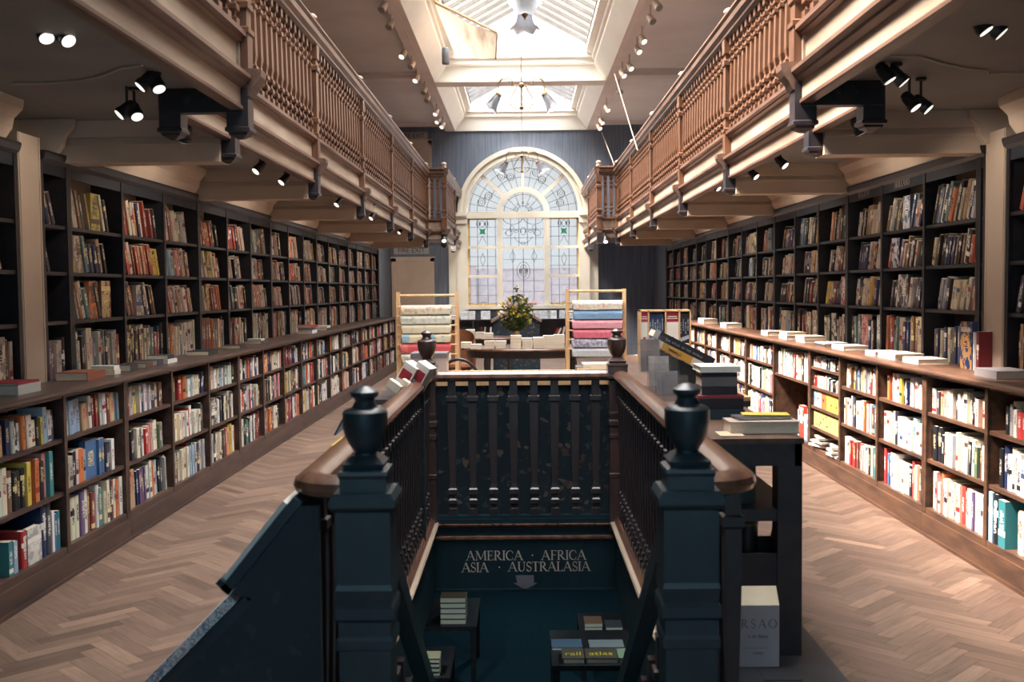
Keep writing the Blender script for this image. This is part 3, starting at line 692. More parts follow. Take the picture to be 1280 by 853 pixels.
def up_case(s, y0, y1, cuts, label, header=None):
    o = thing('upper_bookcase', label, 'bookcase', (s*XU, (y0+y1)/2, TOP), 'tall bookcases above the counters')
    for y in cuts:
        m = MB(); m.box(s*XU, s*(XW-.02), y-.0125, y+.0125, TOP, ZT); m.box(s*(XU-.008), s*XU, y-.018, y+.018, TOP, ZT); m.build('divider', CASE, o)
    for a, b in zip(cuts[:-1], cuts[1:]):
        for z in SH_UP:
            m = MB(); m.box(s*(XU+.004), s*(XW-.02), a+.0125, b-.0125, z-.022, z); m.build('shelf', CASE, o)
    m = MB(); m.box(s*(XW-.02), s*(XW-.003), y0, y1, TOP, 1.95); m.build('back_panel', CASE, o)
    m = MB(); m.box(s*(XU-.002), s*(XU+.015), y0, y1, 2.265, ZT); m.build('header', HEADER, o)
    m = MB(); m.extrude([(XU-.004,ZT-.02), (XU-.03,ZT), (XU-.04,ZT+.03), (XU-.04,ZT+.045), (XW-.003,ZT+.045), (XW-.003,ZT-.0), (XU+.02,ZT-.02)], y0, y1, s); m.build('cornice', CASE, o)
    m = MB(); m.extrude([(XU-.03,ZT+.045), (XU-.07,ZT+.10), (XU-.08,ZT+.15), (XU-.13,ZT+.20), (XU-.14,2.598), (XW-.003,2.598), (XW-.003,ZT+.045)], y0+.16, y1-.16, s); m.build('cove', CREAM, o)
    for txt, yy in header or ():
        m = MB(); serif_mb(m, txt, .045, face_side(s, s*(XU-.004), yy, 2.285), .08); m.build('lettering', GILT, o)
    return o
mods = []
yy = Y0-4*BAY
LOWROWS = {}
for s in (-1, 1):
    # low runs
    runs = [(Y0-4*BAY, Y0-BAY), (Y0-BAY, Y0)] 
    edges = [(YST, Y0)] + [(Y0+MOD*i, min(Y0+MOD*(i+1), YEND)) for i in range(6) if Y0+MOD*i < YEND-.1]
    names = ['low bookcase before and under the pillar', 'first low bookcase past the pillar', 'second low bookcase past the pillar', 'third low bookcase past the pillar', 'fourth low bookcase past the pillar', 'fifth low bookcase past the pillar', 'sixth low bookcase past the pillar']
    for i, (a, b) in enumerate(edges):
        k = max(1, round((b-a)/BAY)); cuts = [a+(b-a)*j/k for j in range(k+1)]; rows = [list(SH_LOW) for _ in range(k)]
        if s > 0 and i == 1: rows[2] = [.17, .345, .52, .69, .86]
        if s > 0 and i == 2: cuts = [a, a+1.3, b]; rows = [[.17, .70], list(SH_LOW)]
        low_case(s, a+.001, b-.001, [cuts[0]+.014]+cuts[1:-1]+[cuts[-1]-.014], rows, 'dark '+names[i]+' along the '+sidename(s))
        LOWROWS[(s, i)] = (cuts, rows)
        # upper
        if i == 0:
            for (p, q), nm in (((YST, PIL[s][0]-.01), 'before the pillar'), ((PIL[s][1]+.01, Y0), 'in the narrow bay just past the pillar')):
                kk = max(1, round((q-p)/BAY)); up_case(s, p+.001, q-.001, [p+.014+(q-p-.028)*j/kk for j in range(kk+1)], 'dark upper bookcase '+nm+' on the '+sidename(s))
        else:
            kk = max(1, round((b-a)/BAY))
            up_case(s, a+.001, b-.001, [a+.014+(b-a-.028)*j/kk for j in range(kk+1)], 'dark '+nth(i-1)+' upper bookcase past the pillar on the '+sidename(s),
                    (('HOLLAND', Y0+BAY*1.5), ('BELGIUM', Y0+BAY*2.5)) if (s > 0 and i == 1) else None)
    # counter
    m = MB(); m.extrude([(XL-.035,1.005), (XL-.045,1.015), (XL-.045,1.025), (XL-.03,TOP), (XW-.003,TOP), (XW-.003,1.0), (XL-.02,1.0)], YST, YEND, s)
    tag(m.build('counter_top', COUNTER if s < 0 else CASEWARM, origin=(s*XL, 12, 1.0)), 'long polished wooden counter top over the low bookcases, '+sidename(s), 'counter')
    # cream pilaster
    m = MB(); q0, q1 = PIL[s]; m.box(s*(XU-.012), s*(XW-.003), q0, q1, TOP, 2.46); m.box(s*(XU-.016), s*(XU-.012), q0+.01, q0+.025, TOP, 2.46); m.box(s*(XU-.016), s*(XU-.012), q1-.025, q1-.01, TOP, 2.46)
    tag(m.build('pilaster', CREAM, origin=(s*XU, 6.07, TOP)), 'flat cream pilaster standing on the counter between bookcases, '+sidename(s), 'pilaster')
    # dark wall strip at the far end of the cases
    m = MB(); m.box(s*(XU-.02), s*(XW-.003), YEND+.002, YEND+.03, 0, 2.40)
    tag(m.build('end_board', DARK, origin=(s*XU, YEND, 0)), 'dark upright board closing the end of the bookcases, '+sidename(s), 'board')

# ---------------------------------------------------------------- books
PAL = [('cream', srgb(222,212,192), 22), ('white', srgb(228,228,224), 20), ('grey', srgb(168,168,168), 8), ('black', srgb(30,32,40), 13), ('charcoal', srgb(66,66,74), 7), ('navy', srgb(38,52,88), 8),
       ('blue', srgb(72,112,160), 6), ('pale blue', srgb(146,176,196), 4), ('teal', srgb(56,128,136), 4), ('green', srgb(84,108,84), 3), ('yellow', srgb(214,186,84), 4), ('orange', srgb(208,116,66), 5),
       ('red', srgb(178,56,56), 8), ('maroon', srgb(116,44,50), 6), ('pink', srgb(208,152,148), 3), ('purple', srgb(104,84,124), 2), ('brown', srgb(112,82,64), 5), ('tan', srgb(184,152,116), 5)]
PALD = {n_: c for n_, c, w_ in PAL}
def pick(style):
    ws = []
    for n_, c, w_ in PAL:
        k = w_
        if style == 'upL' and n_ in ('tan', 'brown', 'cream', 'orange', 'red', 'maroon'): k *= 2.0
        if style == 'upL' and n_ in ('white',): k *= .5
        if style == 'upR' and n_ in ('black', 'navy', 'tan', 'brown', 'charcoal', 'cream'): k *= 1.8
        if style == 'upR' and n_ == 'white': k *= .35
        if style == 'lowR' and n_ in ('white', 'cream'): k *= 2.6
        if style == 'lowR' and n_ == 'pink': k *= 1.6
        if style[:3] == 'low' and n_ in ('black', 'white'): k *= 1.25
        ws.append(k)
    n_, c, _ = random.choices(PAL, ws)[0]
    k_ = .34 if style[:2] == 'up' else .05; tn = srgb(146,122,100) if style[:2] == 'up' else srgb(150,140,128)  # upper books pulled towards tan: warm light put into their colour
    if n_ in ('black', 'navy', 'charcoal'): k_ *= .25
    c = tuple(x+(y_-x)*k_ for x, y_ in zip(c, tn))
    j = random.gauss(0, .10)
    return n_, tuple(max(.004, min(.9, x*(1+j+random.gauss(0, .04)))) for x in c)
RECS = []
def add_book(s, y, z, xf, t_, h, d, lean, name, c, c2, where, kind='spine', idx=0, text=None, rnd=None):
    RECS.append(dict(s=s, y=y, z=z, xf=xf, t=t_, h=h, d=d, lean=lean, name=name, c=c, c2=c2, where=where, kind=kind, text=text, rnd=random.random() if rnd is None else rnd))
def col2_for(c):
    l = sum(c)/3
    if l > .25: return random.choice([srgb(40,42,52), srgb(150,50,50), srgb(60,80,120), srgb(90,70,60)])
    return random.choice([srgb(226,220,206), srgb(222,206,150), srgb(230,230,228)])
def fill(s, xf, y0, y1, z, hmax, style, where, lean=0.0, hmin=None, small=False, endgap=None, depth=.17):
    """a run of books from y0 to y1; returns nothing, appends records"""
    a = lean
    hmin = hmin or hmax*.72
    y = y0+.004+ (hmax*sin(a) if a > 0 else 0)
    end = y1-.006-(endgap if endgap is not None else random.choice([0, 0, .02, .05, .1, .16]))
    run = []
    htyp = random.uniform(.8, .95)*hmax
    last = None; rep = 0
    while True:
        hard = random.random() < .35
        t_ = random.uniform(.024, .046) if not hard else random.uniform(.03, .058)
        if small: t_ = random.uniform(.016, .034)
        h = min(hmax, max(hmin, random.gauss(htyp, hmax*.07)))
        if rep > 0: rep -= 1; t_, h, nm, c, c2, hard = last
        else:
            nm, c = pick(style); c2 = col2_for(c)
            if random.random() < .12: rep = random.randint(1, 3)
        last = (t_, h, nm, c, c2, hard)
        kind = 'hard' if hard else 'spine'
        if random.random() < (.035 if style[:2] == 'up' else .012) and not small and y+.16 < end:     # one shown cover out
            t_ = random.uniform(.13, .165); kind = 'cover'; h = min(hmax, random.uniform(.88, 1)*hmax)
        adv = (t_/cos(a) + .0015) if kind != 'cover' else t_+.004
        if y+adv > end: break
        add_book(s, y, z, xf+random.uniform(.012, .035), t_, h, min(depth, h*.72), a if kind != 'cover' else .0, nm, c, c2, where, kind)
        y += adv
        if random.random() < .04: y += random.uniform(.015, .06)
rowname = {3: ['bottom shelf', 'middle shelf', 'top shelf'], 5: ['bottom shelf', 'second shelf', 'third shelf', 'fourth shelf', 'top shelf'], 2: ['bottom shelf', 'top shelf']}
def bayname(i, kind):
    if i == 0: return kind+' bay under pillar'
    if i < 0: return kind+' bay before pillar' if i == -1 else nth(-i-1)+' '+kind+' bay pre-pillar'
    return nth(i-1)+' '+kind+' bay past pillar'
bayidx = {-1: 0, 1: 0}
for s in (-1, 1):
    idx = -3
    for i in range(20):
        if (s, i) not in LOWROWS: break
        cuts, rows = LOWROWS[(s, i)]
        for (a, b), zs in zip(zip(cuts[:-1], cuts[1:]), rows):
            for r, z in enumerate(zs):
                up = zs[r+1]-.022 if r+1 < len(zs) else .985
                hm = up-z-.03
                where = (s, 'low', idx, r, len(zs))
                a_, b_ = a+.02, b-.02
                if s > 0 and len(zs) == 2 and r == 0: continue                     # language courses, set by hand
                if s > 0 and len(zs) == 5 and r in (0, 1, 2): continue                # yellow and lime series, set by hand
                if s < 0 and idx == -1 and r == 0: b_ = a+.22
                if s > 0 and idx == -1 and r == 0: b_ = b-.25
                fill(s, XL, a_, b_, z, min(hm, .262), 'lowL' if s < 0 else 'lowR', where, random.choice([0, 0, .03, .05, .07]) if s < 0 else random.choice([0, 0, .02, .04]), endgap=random.choice([0, 0, .02, .04, .09]), small=(len(zs) == 5))
            idx += 1
    # upper cases
    pe, ps = PIL[s][0]-.01, PIL[s][1]+.01; kk = max(1, round((pe-YST)/BAY)); w_ = (pe-YST)/kk
    segs = [((YST+w_*j, YST+w_*(j+1)), j-kk) for j in range(kk)] + [((ps, Y0), 0)] + [((Y0+BAY*(k-1), Y0+BAY*k), k) for k in range(1, 30) if Y0+BAY*k < YEND+.01]
    for (a, b), idx2 in segs:
        for r, z in enumerate([TOP]+SH_UP):
            hm = [.29, .255, .24, .275][r]
            st = 'upL' if s < 0 else 'upR'
            gap = random.choice([0, .03, .08, .14, .2]) if r > 0 else random.choice([0, .02, .05])
            b_ = b-.02
            if s > 0 and idx2 == 0 and r == 0: continue
            a_ = a+.02
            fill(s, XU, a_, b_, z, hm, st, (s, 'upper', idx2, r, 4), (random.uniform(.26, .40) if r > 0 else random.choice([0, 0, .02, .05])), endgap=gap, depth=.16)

# by-hand books in the low bays
zl = SH_LOW[0]
pa = Y0-2*BAY
W3 = (-1, 'low', -1, 0, 3)
for (dy, t_, h, cn, knd, tx) in ((.26, .045, .17, 'teal', 'spine', None), (.31, .04, .16, 'pale blue', 'spine', None), (.40, .05, .19, 'red', 'hard', 'Russian'), (.455, .15, .185, 'grey', 'cover', None), (.615, .055, .27, 'navy', 'hard', 'Russian'), (.675, .05, .28, 'charcoal', 'hard', None), (.73, .03, .22, 'white', 'spine', None), (.762, .03, .20, 'blue', 'spine', None), (.794, .03, .21, 'teal', 'spine', None)):
    add_book(-1, pa+dy, zl, XL+.02, t_, h, .17, 0, cn, PALD[cn], srgb(235,232,224), W3, knd, text=tx, rnd=(.95 if tx else None))
W4 = (1, 'low', -1, 0, 3); pb = Y0-BAY-.02
for (dy, t_, h, cn, knd, tx) in ((-.055, .05, .27, 'pale blue', 'spine', None), (-.115, .058, .27, 'black', 'hard', 'German'), (-.20, .08, .25, 'teal', 'spine', None)):
    add_book(1, pb+dy, zl, XL+.0, t_, h, .18, 0, cn, PALD[cn], srgb(235,232,224), W4, knd, text=tx, rnd=(.95 if tx else None))
# language courses in the tall opening (third module): boxes shown cover out
by = Y0+MOD
W5 = (1, 'low', 4, 0, 2)
for (dy, t_, h, cn, knd) in ((.05, .13, .23, 'blue', 'cover'), (.19, .03, .22, 'pale blue', 'spine'), (.225, .03, .23, 'pale blue', 'spine'), (.265, .03, .23, 'cream', 'spine'), (.31, .15, .30, 'red', 'cover'), (.47, .04, .25, 'white', 'spine')):
    c = srgb(206, 70, 56) if cn == 'red' else PALD[cn]
    add_book(1, by+dy, zl, XL+.03, t_, h, .2, 0, cn, c, srgb(236,236,232), W5, knd, text=('BARRONS' if cn == 'red' else ('Fre' if cn == 'blue' else None)), rnd=(.95 if cn in ('red', 'blue') else None))
# series bay: lime and yellow spines
zs5 = [.17, .345, .52, .69, .86]
for r, cols in ((1, ['pink', 'red'] + ['lime']*24), (2, ['yellow']*11 + ['orange']*4 + ['cream']*3 + ['pale blue']*3 + ['red']*4)):
    y = Y0+2*BAY+.03
    for cn in cols:
        t_ = .036
        if y+t_ > Y0+3*BAY-.03: break
        c = srgb(200,206,120) if cn == 'lime' else PALD[cn]
        add_book(1, y, zs5[r], XL+.02, t_, .135, .11, 0, cn, c, col2_for(c), (1, 'low', 3, r, 5), 'spine'); y += t_+.001
# BERLIN guide standing by the country-sign pilaster, cover out, on the counter
a_ = 6.235
WB = (1, 'upper', 0, 0, 4)
add_book(1, a_+.085, TOP, XU-.10, .17, .29, .04, 0, 'navy', srgb(34,52,88), srgb(214,160,84), WB, 'cover', text='BERLIN', rnd=1.35)
add_book(1, a_+.041, TOP, XU-.10, .04, .23, .08, 0, 'grey', PALD['grey'], PALD['cream'], WB, 'hard')
add_book(1, a_+.0, TOP, XU-.095, .035, .235, .08, 0, 'maroon', PALD['maroon'], PALD['cream'], WB, 'spine')

def book_geo(mb, r, mbp):
    """cover (spine and two boards) into mb, page block into mbp; local frame: u along y, w up, d into the shelf"""
    s, a = r['s'], r['lean']; t_, h, d = r['t'], r['h'], r['d']
    if r['kind'] == 'cover':       # faces out
        t_, d = r['t'], min(.035, r['d'])
    ca, sa = cos(a), sin(a)
    def P(u, w, q): return (s*(r['xf']+q), r['y']+u*ca-w*sa, r['z']+u*sa+w*ca)
    mb.color = r['c']; mb.color2 = r['c2']; mb.rnd = r['rnd']
    bt = .0035 if r['kind'] == 'hard' else .0015
    ov = .004 if r['kind'] == 'hard' else 0.0
    if r['kind'] == 'cover':
        mb.rnd = r['rnd']+1.0 if r['rnd'] < .9 else r['rnd']
        def V(q0, q1, u0, u1, w0, w1): return [P(u0,w0,q0), P(u1,w0,q0), P(u1,w0,q1), P(u0,w0,q1), P(u0,w1,q0), P(u1,w1,q0), P(u1,w1,q1), P(u0,w1,q1)]
        n0 = len(mb.v)
        p = V(0, .002, 0, t_, 0, h)
        uvf = [(0,0), (1,0), (1,1), (0,1)] if s > 0 else [(1,0), (0,0), (0,1), (1,1)]
        mb.v += p; o = n0
        mb.face((o, o+1, o+5, o+4), uvf); mb.face((o+2, o+3, o+7, o+6)); mb.face((o+3, o, o+4, o+7)); mb.face((o+1, o+2, o+6, o+5)); mb.face((o+4, o+5, o+6, o+7))
        mb.hexa(V(d-.002, d, 0, t_, 0, h)); mb.hexa(V(.002, d-.002, 0, .002, 0, h))
        mbp.hexa(V(.002, d-.002, .002, t_-.003, .002, h-.003))
        return
    # spine profile in (u, q): rounded for hardbacks
    if r['kind'] == 'hard': prof = [(bt*.2, .006), (t_*.2, .0012), (t_*.5, 0), (t_*.8, .0012), (t_-bt*.2, .006)]
    else: prof = [(0, .0005), (t_, .0005)]
    n0 = len(mb.v)
    for u, q in prof: mb.v.append(P(u, 0, q)); mb.v.append(P(u, h, q))
    for i in range(len(prof)-1):
        ua, ub = prof[i][0]/t_, prof[i+1][0]/t_
        o = n0+2*i; mb.face((o, o+2, o+3, o+1), [(ua,0), (ub,0), (ub,1), (ua,1)])
    q0 = prof[0][1]
    for u0, u1 in ((0, bt), (t_-bt, t_)):
        n1 = len(mb.v)
        mb.v += [P(u0,0,q0), P(u1,0,q0), P(u1,0,d), P(u0,0,d), P(u0,h,q0), P(u1,h,q0), P(u1,h,d), P(u0,h,d)]
        for q in ((3,2,1,0), (4,5,6,7), (0,1,5,4), (1,2,6,5), (2,3,7,6), (3,0,4,7)): mb.face([n1+i for i in q])
    qp = q0+.004
    mbp.hexa([P(bt,ov,qp), P(t_-bt,ov,qp), P(t_-bt,ov,d-ov), P(bt,ov,d-ov), P(bt,h-ov,qp), P(t_-bt,h-ov,qp), P(t_-bt,h-ov,d-ov), P(bt,h-ov,d-ov)])
# visible size of each record in the picture
def on_screen(r):
    s = r['s']; x = s*r['xf']
    c = [proj((x, r['y']+u, r['z']+w)) for u in (0, r['t']) for w in (0, r['h'])]
    if any(p is None for p in c): return 0
    xs_ = [p[0] for p in c]; ys_ = [p[1] for p in c]
    mx, my = sum(xs_)/4, sum(ys_)/4
    if mx < 2 or mx > 1278 or my > 850 or my < 0: return 0
    if 380 < mx < 905 and my > 440: return 0
    if 880 < mx < 1000 and my > 500: return 0
    return (max(xs_)-min(xs_))*(max(ys_)-min(ys_))
# order within each shelf, counted from the pillar/front end
from collections import defaultdict
shelf = defaultdict(list)
for r in RECS: shelf[r['where']].append(r)
for k_, v in shelf.items():
    v.sort(key=lambda r: -r['y'])
    for i, r in enumerate(v): r['i'] = i
for r in RECS: r['a'] = on_screen(r) + (1e6 if r['text'] else 0)
NBOOK = 235
RECS.sort(key=lambda r: -r['a'])
def blabel(r):
    s, kind, idx, row, nr = r['where']
    sh = rowname[nr][row] if nr in rowname else ['counter row', 'second shelf', 'third shelf', 'top shelf'][row]
    if r['text'] and r['text'] != 'Russian': 
        d = {'German': 'thick black German course book', 'BERLIN': 'navy Berlin guide shown cover-out', 'BARRONS': 'red and blue boxed language course', 'Fre': 'blue boxed French course shown cover-out'}[r['text']]
        return d + ', ' + sh + ', ' + bayname(idx, kind) + ', ' + sidename(s)
    if r['kind'] == 'cover': d = r['name'].replace(' ', '-')+' cover-out book'
    else: d = ('thick ' if r['t'] > .042 else 'slim ' if r['t'] < .029 else '')+r['name'].replace(' ', '-')+' book'
    return '%s, %s from window, %s, %s, %s' % (d, nth(r['i']), sh, bayname(idx, kind), sidename(s))
rest_c, rest_p = MB(), MB()
for n_, r in enumerate(RECS):
    if n_ < NBOOK:
        c, p = MB(), MB(); book_geo(c, r, p)
        org = (r['s']*r['xf'], r['y'], r['z'])
        o = c.build('book', BOOK, origin=org)
        grp = 'books on the %s shelves of the %s' % (r['where'][1], sidename(r['s']))
        tag(o, blabel(r), 'book', grp)
        p.build('page_block', PAGES, o)
        if r['text']:
            m = MB(); s = r['s']; X = s*(r['xf']-.001)
            if r['kind'] == 'cover': text_mb(m, {'BARRONS': "BARRON'S", 'Fre': 'French'}.get(r['text'], r['text']), .032 if r['text'] == 'BARRONS' else .042, face_side(s, X, r['y']+r['t']/2, r['z']+r['h']*(.9 if r['text'] != 'BERLIN' else .82)-.01))
            else: text_mb(m, r['text'], .055 if r['t'] > .055 else .04, spine_text(s, X, r['y']+r['t']*.3 if s < 0 else r['y']+r['t']*.68, r['z']+r['h']*.55))
            m.build('title', WINK, o)
    else: book_geo(rest_c, r, rest_p)
n0 = len(rest_c.v); rest_c.v += rest_p.v
rest_c.color = srgb(226,216,198); rest_c.rnd = 0
for f in rest_p.f: rest_c.face([n0+i for i in f])
tag(rest_c.build('shelved_books', BOOK), 'the many smaller books filling the shelves along both walls', 'books', kind='stuff')

# ================================================================== STAIR WELL
SB = [(0,.026), (.05,.026), (.055,.016), (.07,.016), (.085,.026), (.11,.026), (.12,.017), (.135,.017), (.15,.028), (.18,.028), (.19,.020), (.22,.018), (.60,.026), (.76,.026), (.77,.034), (.80,.034), (.805,.024), (.84,.024), (.905,.024)]
HRP = [(-.02,.945), (-.045,.955), (-.052,.972), (-.046,.992), (-.025,1.008), (0,1.014), (.025,1.008), (.046,.992), (.052,.972), (.045,.955), (.02,.945)]
m_ = MB(); m_.square(SB, 0, 0, 0); _o = m_.build('baluster', paint('stair_baluster_wood', srgb(58, 50, 52), .3, srgb(42, 38, 42), 5, .5, (4, 4, .6))); SBM = _o.data; bpy.data.objects.remove(_o)
XR = .642
def well_side(s):
    o = thing('stair_balustrade', 'long dark balustrade with polished handrail beside the stair opening, '+('fire-exit side' if s < 0 else 'carton side'), 'balustrade', (s*XR, 4.9, 0), 'stair balustrades')
    m = MB(); ys_, ye = 3.02, 6.87
    rings = []
    path = []   # centre line with a rounded return to the newel
    path.append((s*.46, 3.02, 0, 1))
    for i in range(9):
        a = PI/2*i/8; path.append((s*(XR-.10+.10*sin(a)), 3.12-.10*cos(a), None, None))
    path.append((s*XR, 6.80, None, None))
    for i, p in enumerate(path):
        q0 = path[max(i-1, 0)]; q1 = path[min(i+1, len(path)-1)]
        d = Vector((q1[0]-q0[0], q1[1]-q0[1], 0)).normalized(); nrm = Vector((d.y, -d.x, 0))
        rings.append([(p[0]+nrm.x*u*1.05, p[1]+nrm.y*u*1.05, z) for u, z in HRP])
    m.rings(rings); m.build('handrail', RAILW, o, smooth=35)
    k = 31
    for i in range(k):
        b = bpy.data.objects.new('baluster', SBM); COL.objects.link(b); b.parent = o
        b.location = (0, 3.2+(6.72-3.2)*i/(k-1)-4.9, .045)
    m = MB(); m.extrude([(XR-.05,.006), (XR-.05,.02), (XR-.035,.035), (XR-.035,.048), (XR+.035,.048), (XR+.05,.02), (XR+.05,.006)], 3.0, 6.82, s); m.build('base_rail', RAILW, o)
    m = MB(); m.extrude([(.585,-.02), (.572,-.012), (.566,0), (.572,.010), (.60,.012), (.60,-.02)], 3.0, 6.86, s); m.build('nosing', FASC, o)
    return o
for s in (-1, 1): well_side(s)
o = thing('stair_balustrade', 'short balustrade with eight dark balusters across the far end of the stair opening', 'balustrade', (0, 6.87, 0), 'stair balustrades')
m = MB(); m.extrude_x([(6.87+u, z) for u, z in HRP], -.60, .60); m.build('handrail', RAILW, o, smooth=35)
for i in range(8):
    b = bpy.data.objects.new('baluster', SBM); COL.objects.link(b); b.parent = o; b.location = (-.475+.136*i, 0, .045); b.scale = (1.08, 1.0, 1)
m = MB(); m.box(-.59, .59, 6.83, 6.91, .0, .03); m.box(-.59, .59, 6.84, 6.90, .03, .05); m.build('base_rail', EBONY, o)
def newel(x, y, hw, zbot, label, cap):
    EBONY = globals()['EBONY'] if cap else FARN
    o = thing('newel_post', label, 'newel post', (x, y, 0), 'newel posts')
    m = MB(); z0 = zbot
    m.square([(z0,hw), (.30,hw), (.305,hw*1.06), (.33,hw*1.06), (.335,hw*.94), (.56,hw*.94), (.565,hw*1.04), (.59,hw*1.04), (.60,hw*.96), (.64,hw*.96), (.65,hw*1.08), (.68,hw*1.08), (.69,hw*.98), (.73,hw*1.05), (.745,hw), (.955,hw)], x, y, 0); m.build('shaft', EBONY, o)
    m = MB(); m.square([(.945,hw), (.955,hw*1.15), (.962,hw*1.2), (.978,hw*1.2), (.998,hw*1.05)], x, y, 0); m.build('cap', EBONY, o)
    m = MB(); m.square([(.998,.064), (1.035,.064), (1.045,.068), (1.055,.066), (1.062,.052), (1.075,.058), (1.085,.046), (1.095,.034)], x, y, 0)
    m.build('finial_base', EBONY, o)
    m = MB(); m.lathe([(1.09,.034), (1.10,.030), (1.112,.037), (1.13,.049), (1.155,.058), (1.185,.063), (1.214,.063), (1.222,.055), (1.228,.036), (1.245,.027), (1.253,.030), (1.258,.038), (1.27,.040), (1.275,.032), (1.285,.014), (1.287,.002)], x, y, 0, 20)
    m.build('finial_urn', EBONY, o, smooth=35)
    return o
newel(-.442, 2.88, .075, -.9, 'large near newel post with urn finial on the fire-exit side of the stair', True)
newel(.454, 2.88, .075, -.9, 'large near newel post with urn finial on the carton side of the stair', True)
newel(-.635, 6.86, .055, -.05, 'small far newel post with urn finial in front of the map-roll rack', False)
newel(.620, 6.86, .055, -.05, 'small far newel post with urn finial in front of the pink paper-roll rack', False)
# fascia with the destinations
o = thing('direction_sign', 'dark fascia board lettered with four continents and a down arrow, across the stair opening', 'sign', (0, 6.86, -.45))
m = MB(); m.box(-.60, .60, 6.835, 6.88, -.46, 0); m.box(-.60, .60, 6.825, 6.84, -.455, -.44); m.build('board', EBONY, o)
m = MB(); m.extrude_x([(6.84,-.115), (6.82,-.105), (6.82,-.09), (6.84,-.08)], -.60, .60); m.extrude_x([(6.84,-.03), (6.815,-.02), (6.81,-.005), (6.84,0)], -.60, .60); m.build('moulding', RAILW, o)
m = MB(); yt = 6.833
def zz(py): return EYE-(py-358)*yt/F
def xx(px): return (px-653)*yt/F
serif_mb(m, 'AMERICA', .064, face_y(xx(614.5), yt, zz(700)), .0); serif_mb(m, 'AFRICA', .064, face_y(xx(702), yt, zz(700)), .0)
serif_mb(m, 'ASIA', .064, face_y(xx(589.5), yt, zz(715)), -.03); serif_mb(m, 'AUSTRALASIA', .064, face_y(xx(683.5), yt, zz(714.5)), -.02)
for px, py in ((662.5, 694), (620.5, 709)): m.poly([(xx(px)+.005*cos(a*PI/4), yt, zz(py)+.005*sin(a*PI/4)) for a in range(8)])
m.build('lettering', GILT, o)
m = MB(); m.poly([(xx(a), yt, zz(b)) for a, b in ((641, 719.5), (664, 719.5), (664, 729), (669, 729.5), (653, 738), (638, 729.5), (643, 729))][::-1]); m.build('arrow', paint('grey_arrow', srgb(112,112,120), .5), o)
# well lining
m = MB()
for s in (-1, 1): m.box(s*.60, s*.63, 2.7, 6.86, -.46, -.004)
m.box(-.6, .6, 2.70, 2.75, -.46, -.004); struct(m.build('trim_8', EBONY))
# flight of stairs
o = thing('staircase', 'dark flight of stairs going down between the two near newel posts', 'staircase', (0, 2.8, -1.4))
m = MB()
for i in range(15):
    z = -.185*(i+1); y = 2.72+.257*i
    m.box(-.40, .40, y, y+.29, z-.03, z); m.box(-.40, .40, y+.25, y+.262, z-.185, z-.03)
m.build('steps', CARPET, o)
for s in (-1, 1):
    m = MB(); m.bar((s*.42, 2.95, .86), (s*.42, 6.4, -1.62), .06, .07); m.build('sloping_handrail', EBONY, o)
    m = MB(); m.bar((s*.42, 2.72, -.10), (s*.42, 6.5, -2.78), .04, .34); m.build('string_board', EBONY, o)
    for i in range(15):
        y = 3.12+.2*i; z = .02-.72*(y-2.72)
        b = bpy.data.objects.new('baluster', SBM); COL.objects.link(b); b.parent = o; b.location = (s*.42, y-2.8, z-.0+1.4-.14)
# lower floor
ZL = -2.8
m = MB(); m.box(-3.0, 3.0, 2.0, 17.0, ZL-.1, ZL); struct(m.build('floor_basement', CARPET))
m = MB(); m.box(-3.0, -2.9, 2.0, 17.0, ZL, -.45); m.box(2.9, 3.0, 2.0, 17.0, ZL, -.45); m.box(-3, 3, 17, 17.1, ZL, -.45); m.box(-3, 3, 1.9, 2.0, ZL, -.45); struct(m.build('wall_basement', CARPET))
m = MB()
for x0, x1, y0, y1 in ((-3, 3, 6.88, 17), (-3, -.63, 2, 6.88), (.63, 3, 2, 6.88), (-.63, .63, 2, 2.7)): m.box(x0, x1, y0, y1, -.46, -.30)
struct(m.build('ceiling_basement', EBONY))
def flat_book(x0, y0, z, w_, d_, t_, c, label, rot=0, c2=None, group=None, pages='all', txt=None, tcol=None, name='book'):
    """a book lying flat: two boards, spine on -x or chosen side, page block"""
    M = Matrix.Translation((x0, y0, z)) @ Matrix.Rotation(rot, 4, 'Z')
    m = MB(); m.color = c; m.color2 = c2 or col2_for(c); m.rnd = random.random()
    b = .002 if t_ < .05 else .0035
    m.xbox(M, -w_/2, w_/2, -d_/2, d_/2, 0, b); m.xbox(M, -w_/2, w_/2, -d_/2, d_/2, t_-b, t_)
    m.xbox(M, -w_/2, -w_/2+b, -d_/2, d_/2, b, t_-b)
    o = tag(m.build(name, BOOK, origin=(x0, y0, z)), label, 'book', group)
    p = MB(); p.xbox(M, -w_/2+b, w_/2-.004, -d_/2+.004, d_/2-.004, b, t_-b); p.build('page_block', PAGES, o)
    if txt:
        q = MB(); text_mb(q, txt[0], txt[1], M @ Matrix.Translation((txt[2], txt[3], t_+.001)) @ Matrix.Rotation(txt[4] if len(txt) > 4 else 0, 4, 'Z')); q.build('title', tcol or WINK, o)
    return o
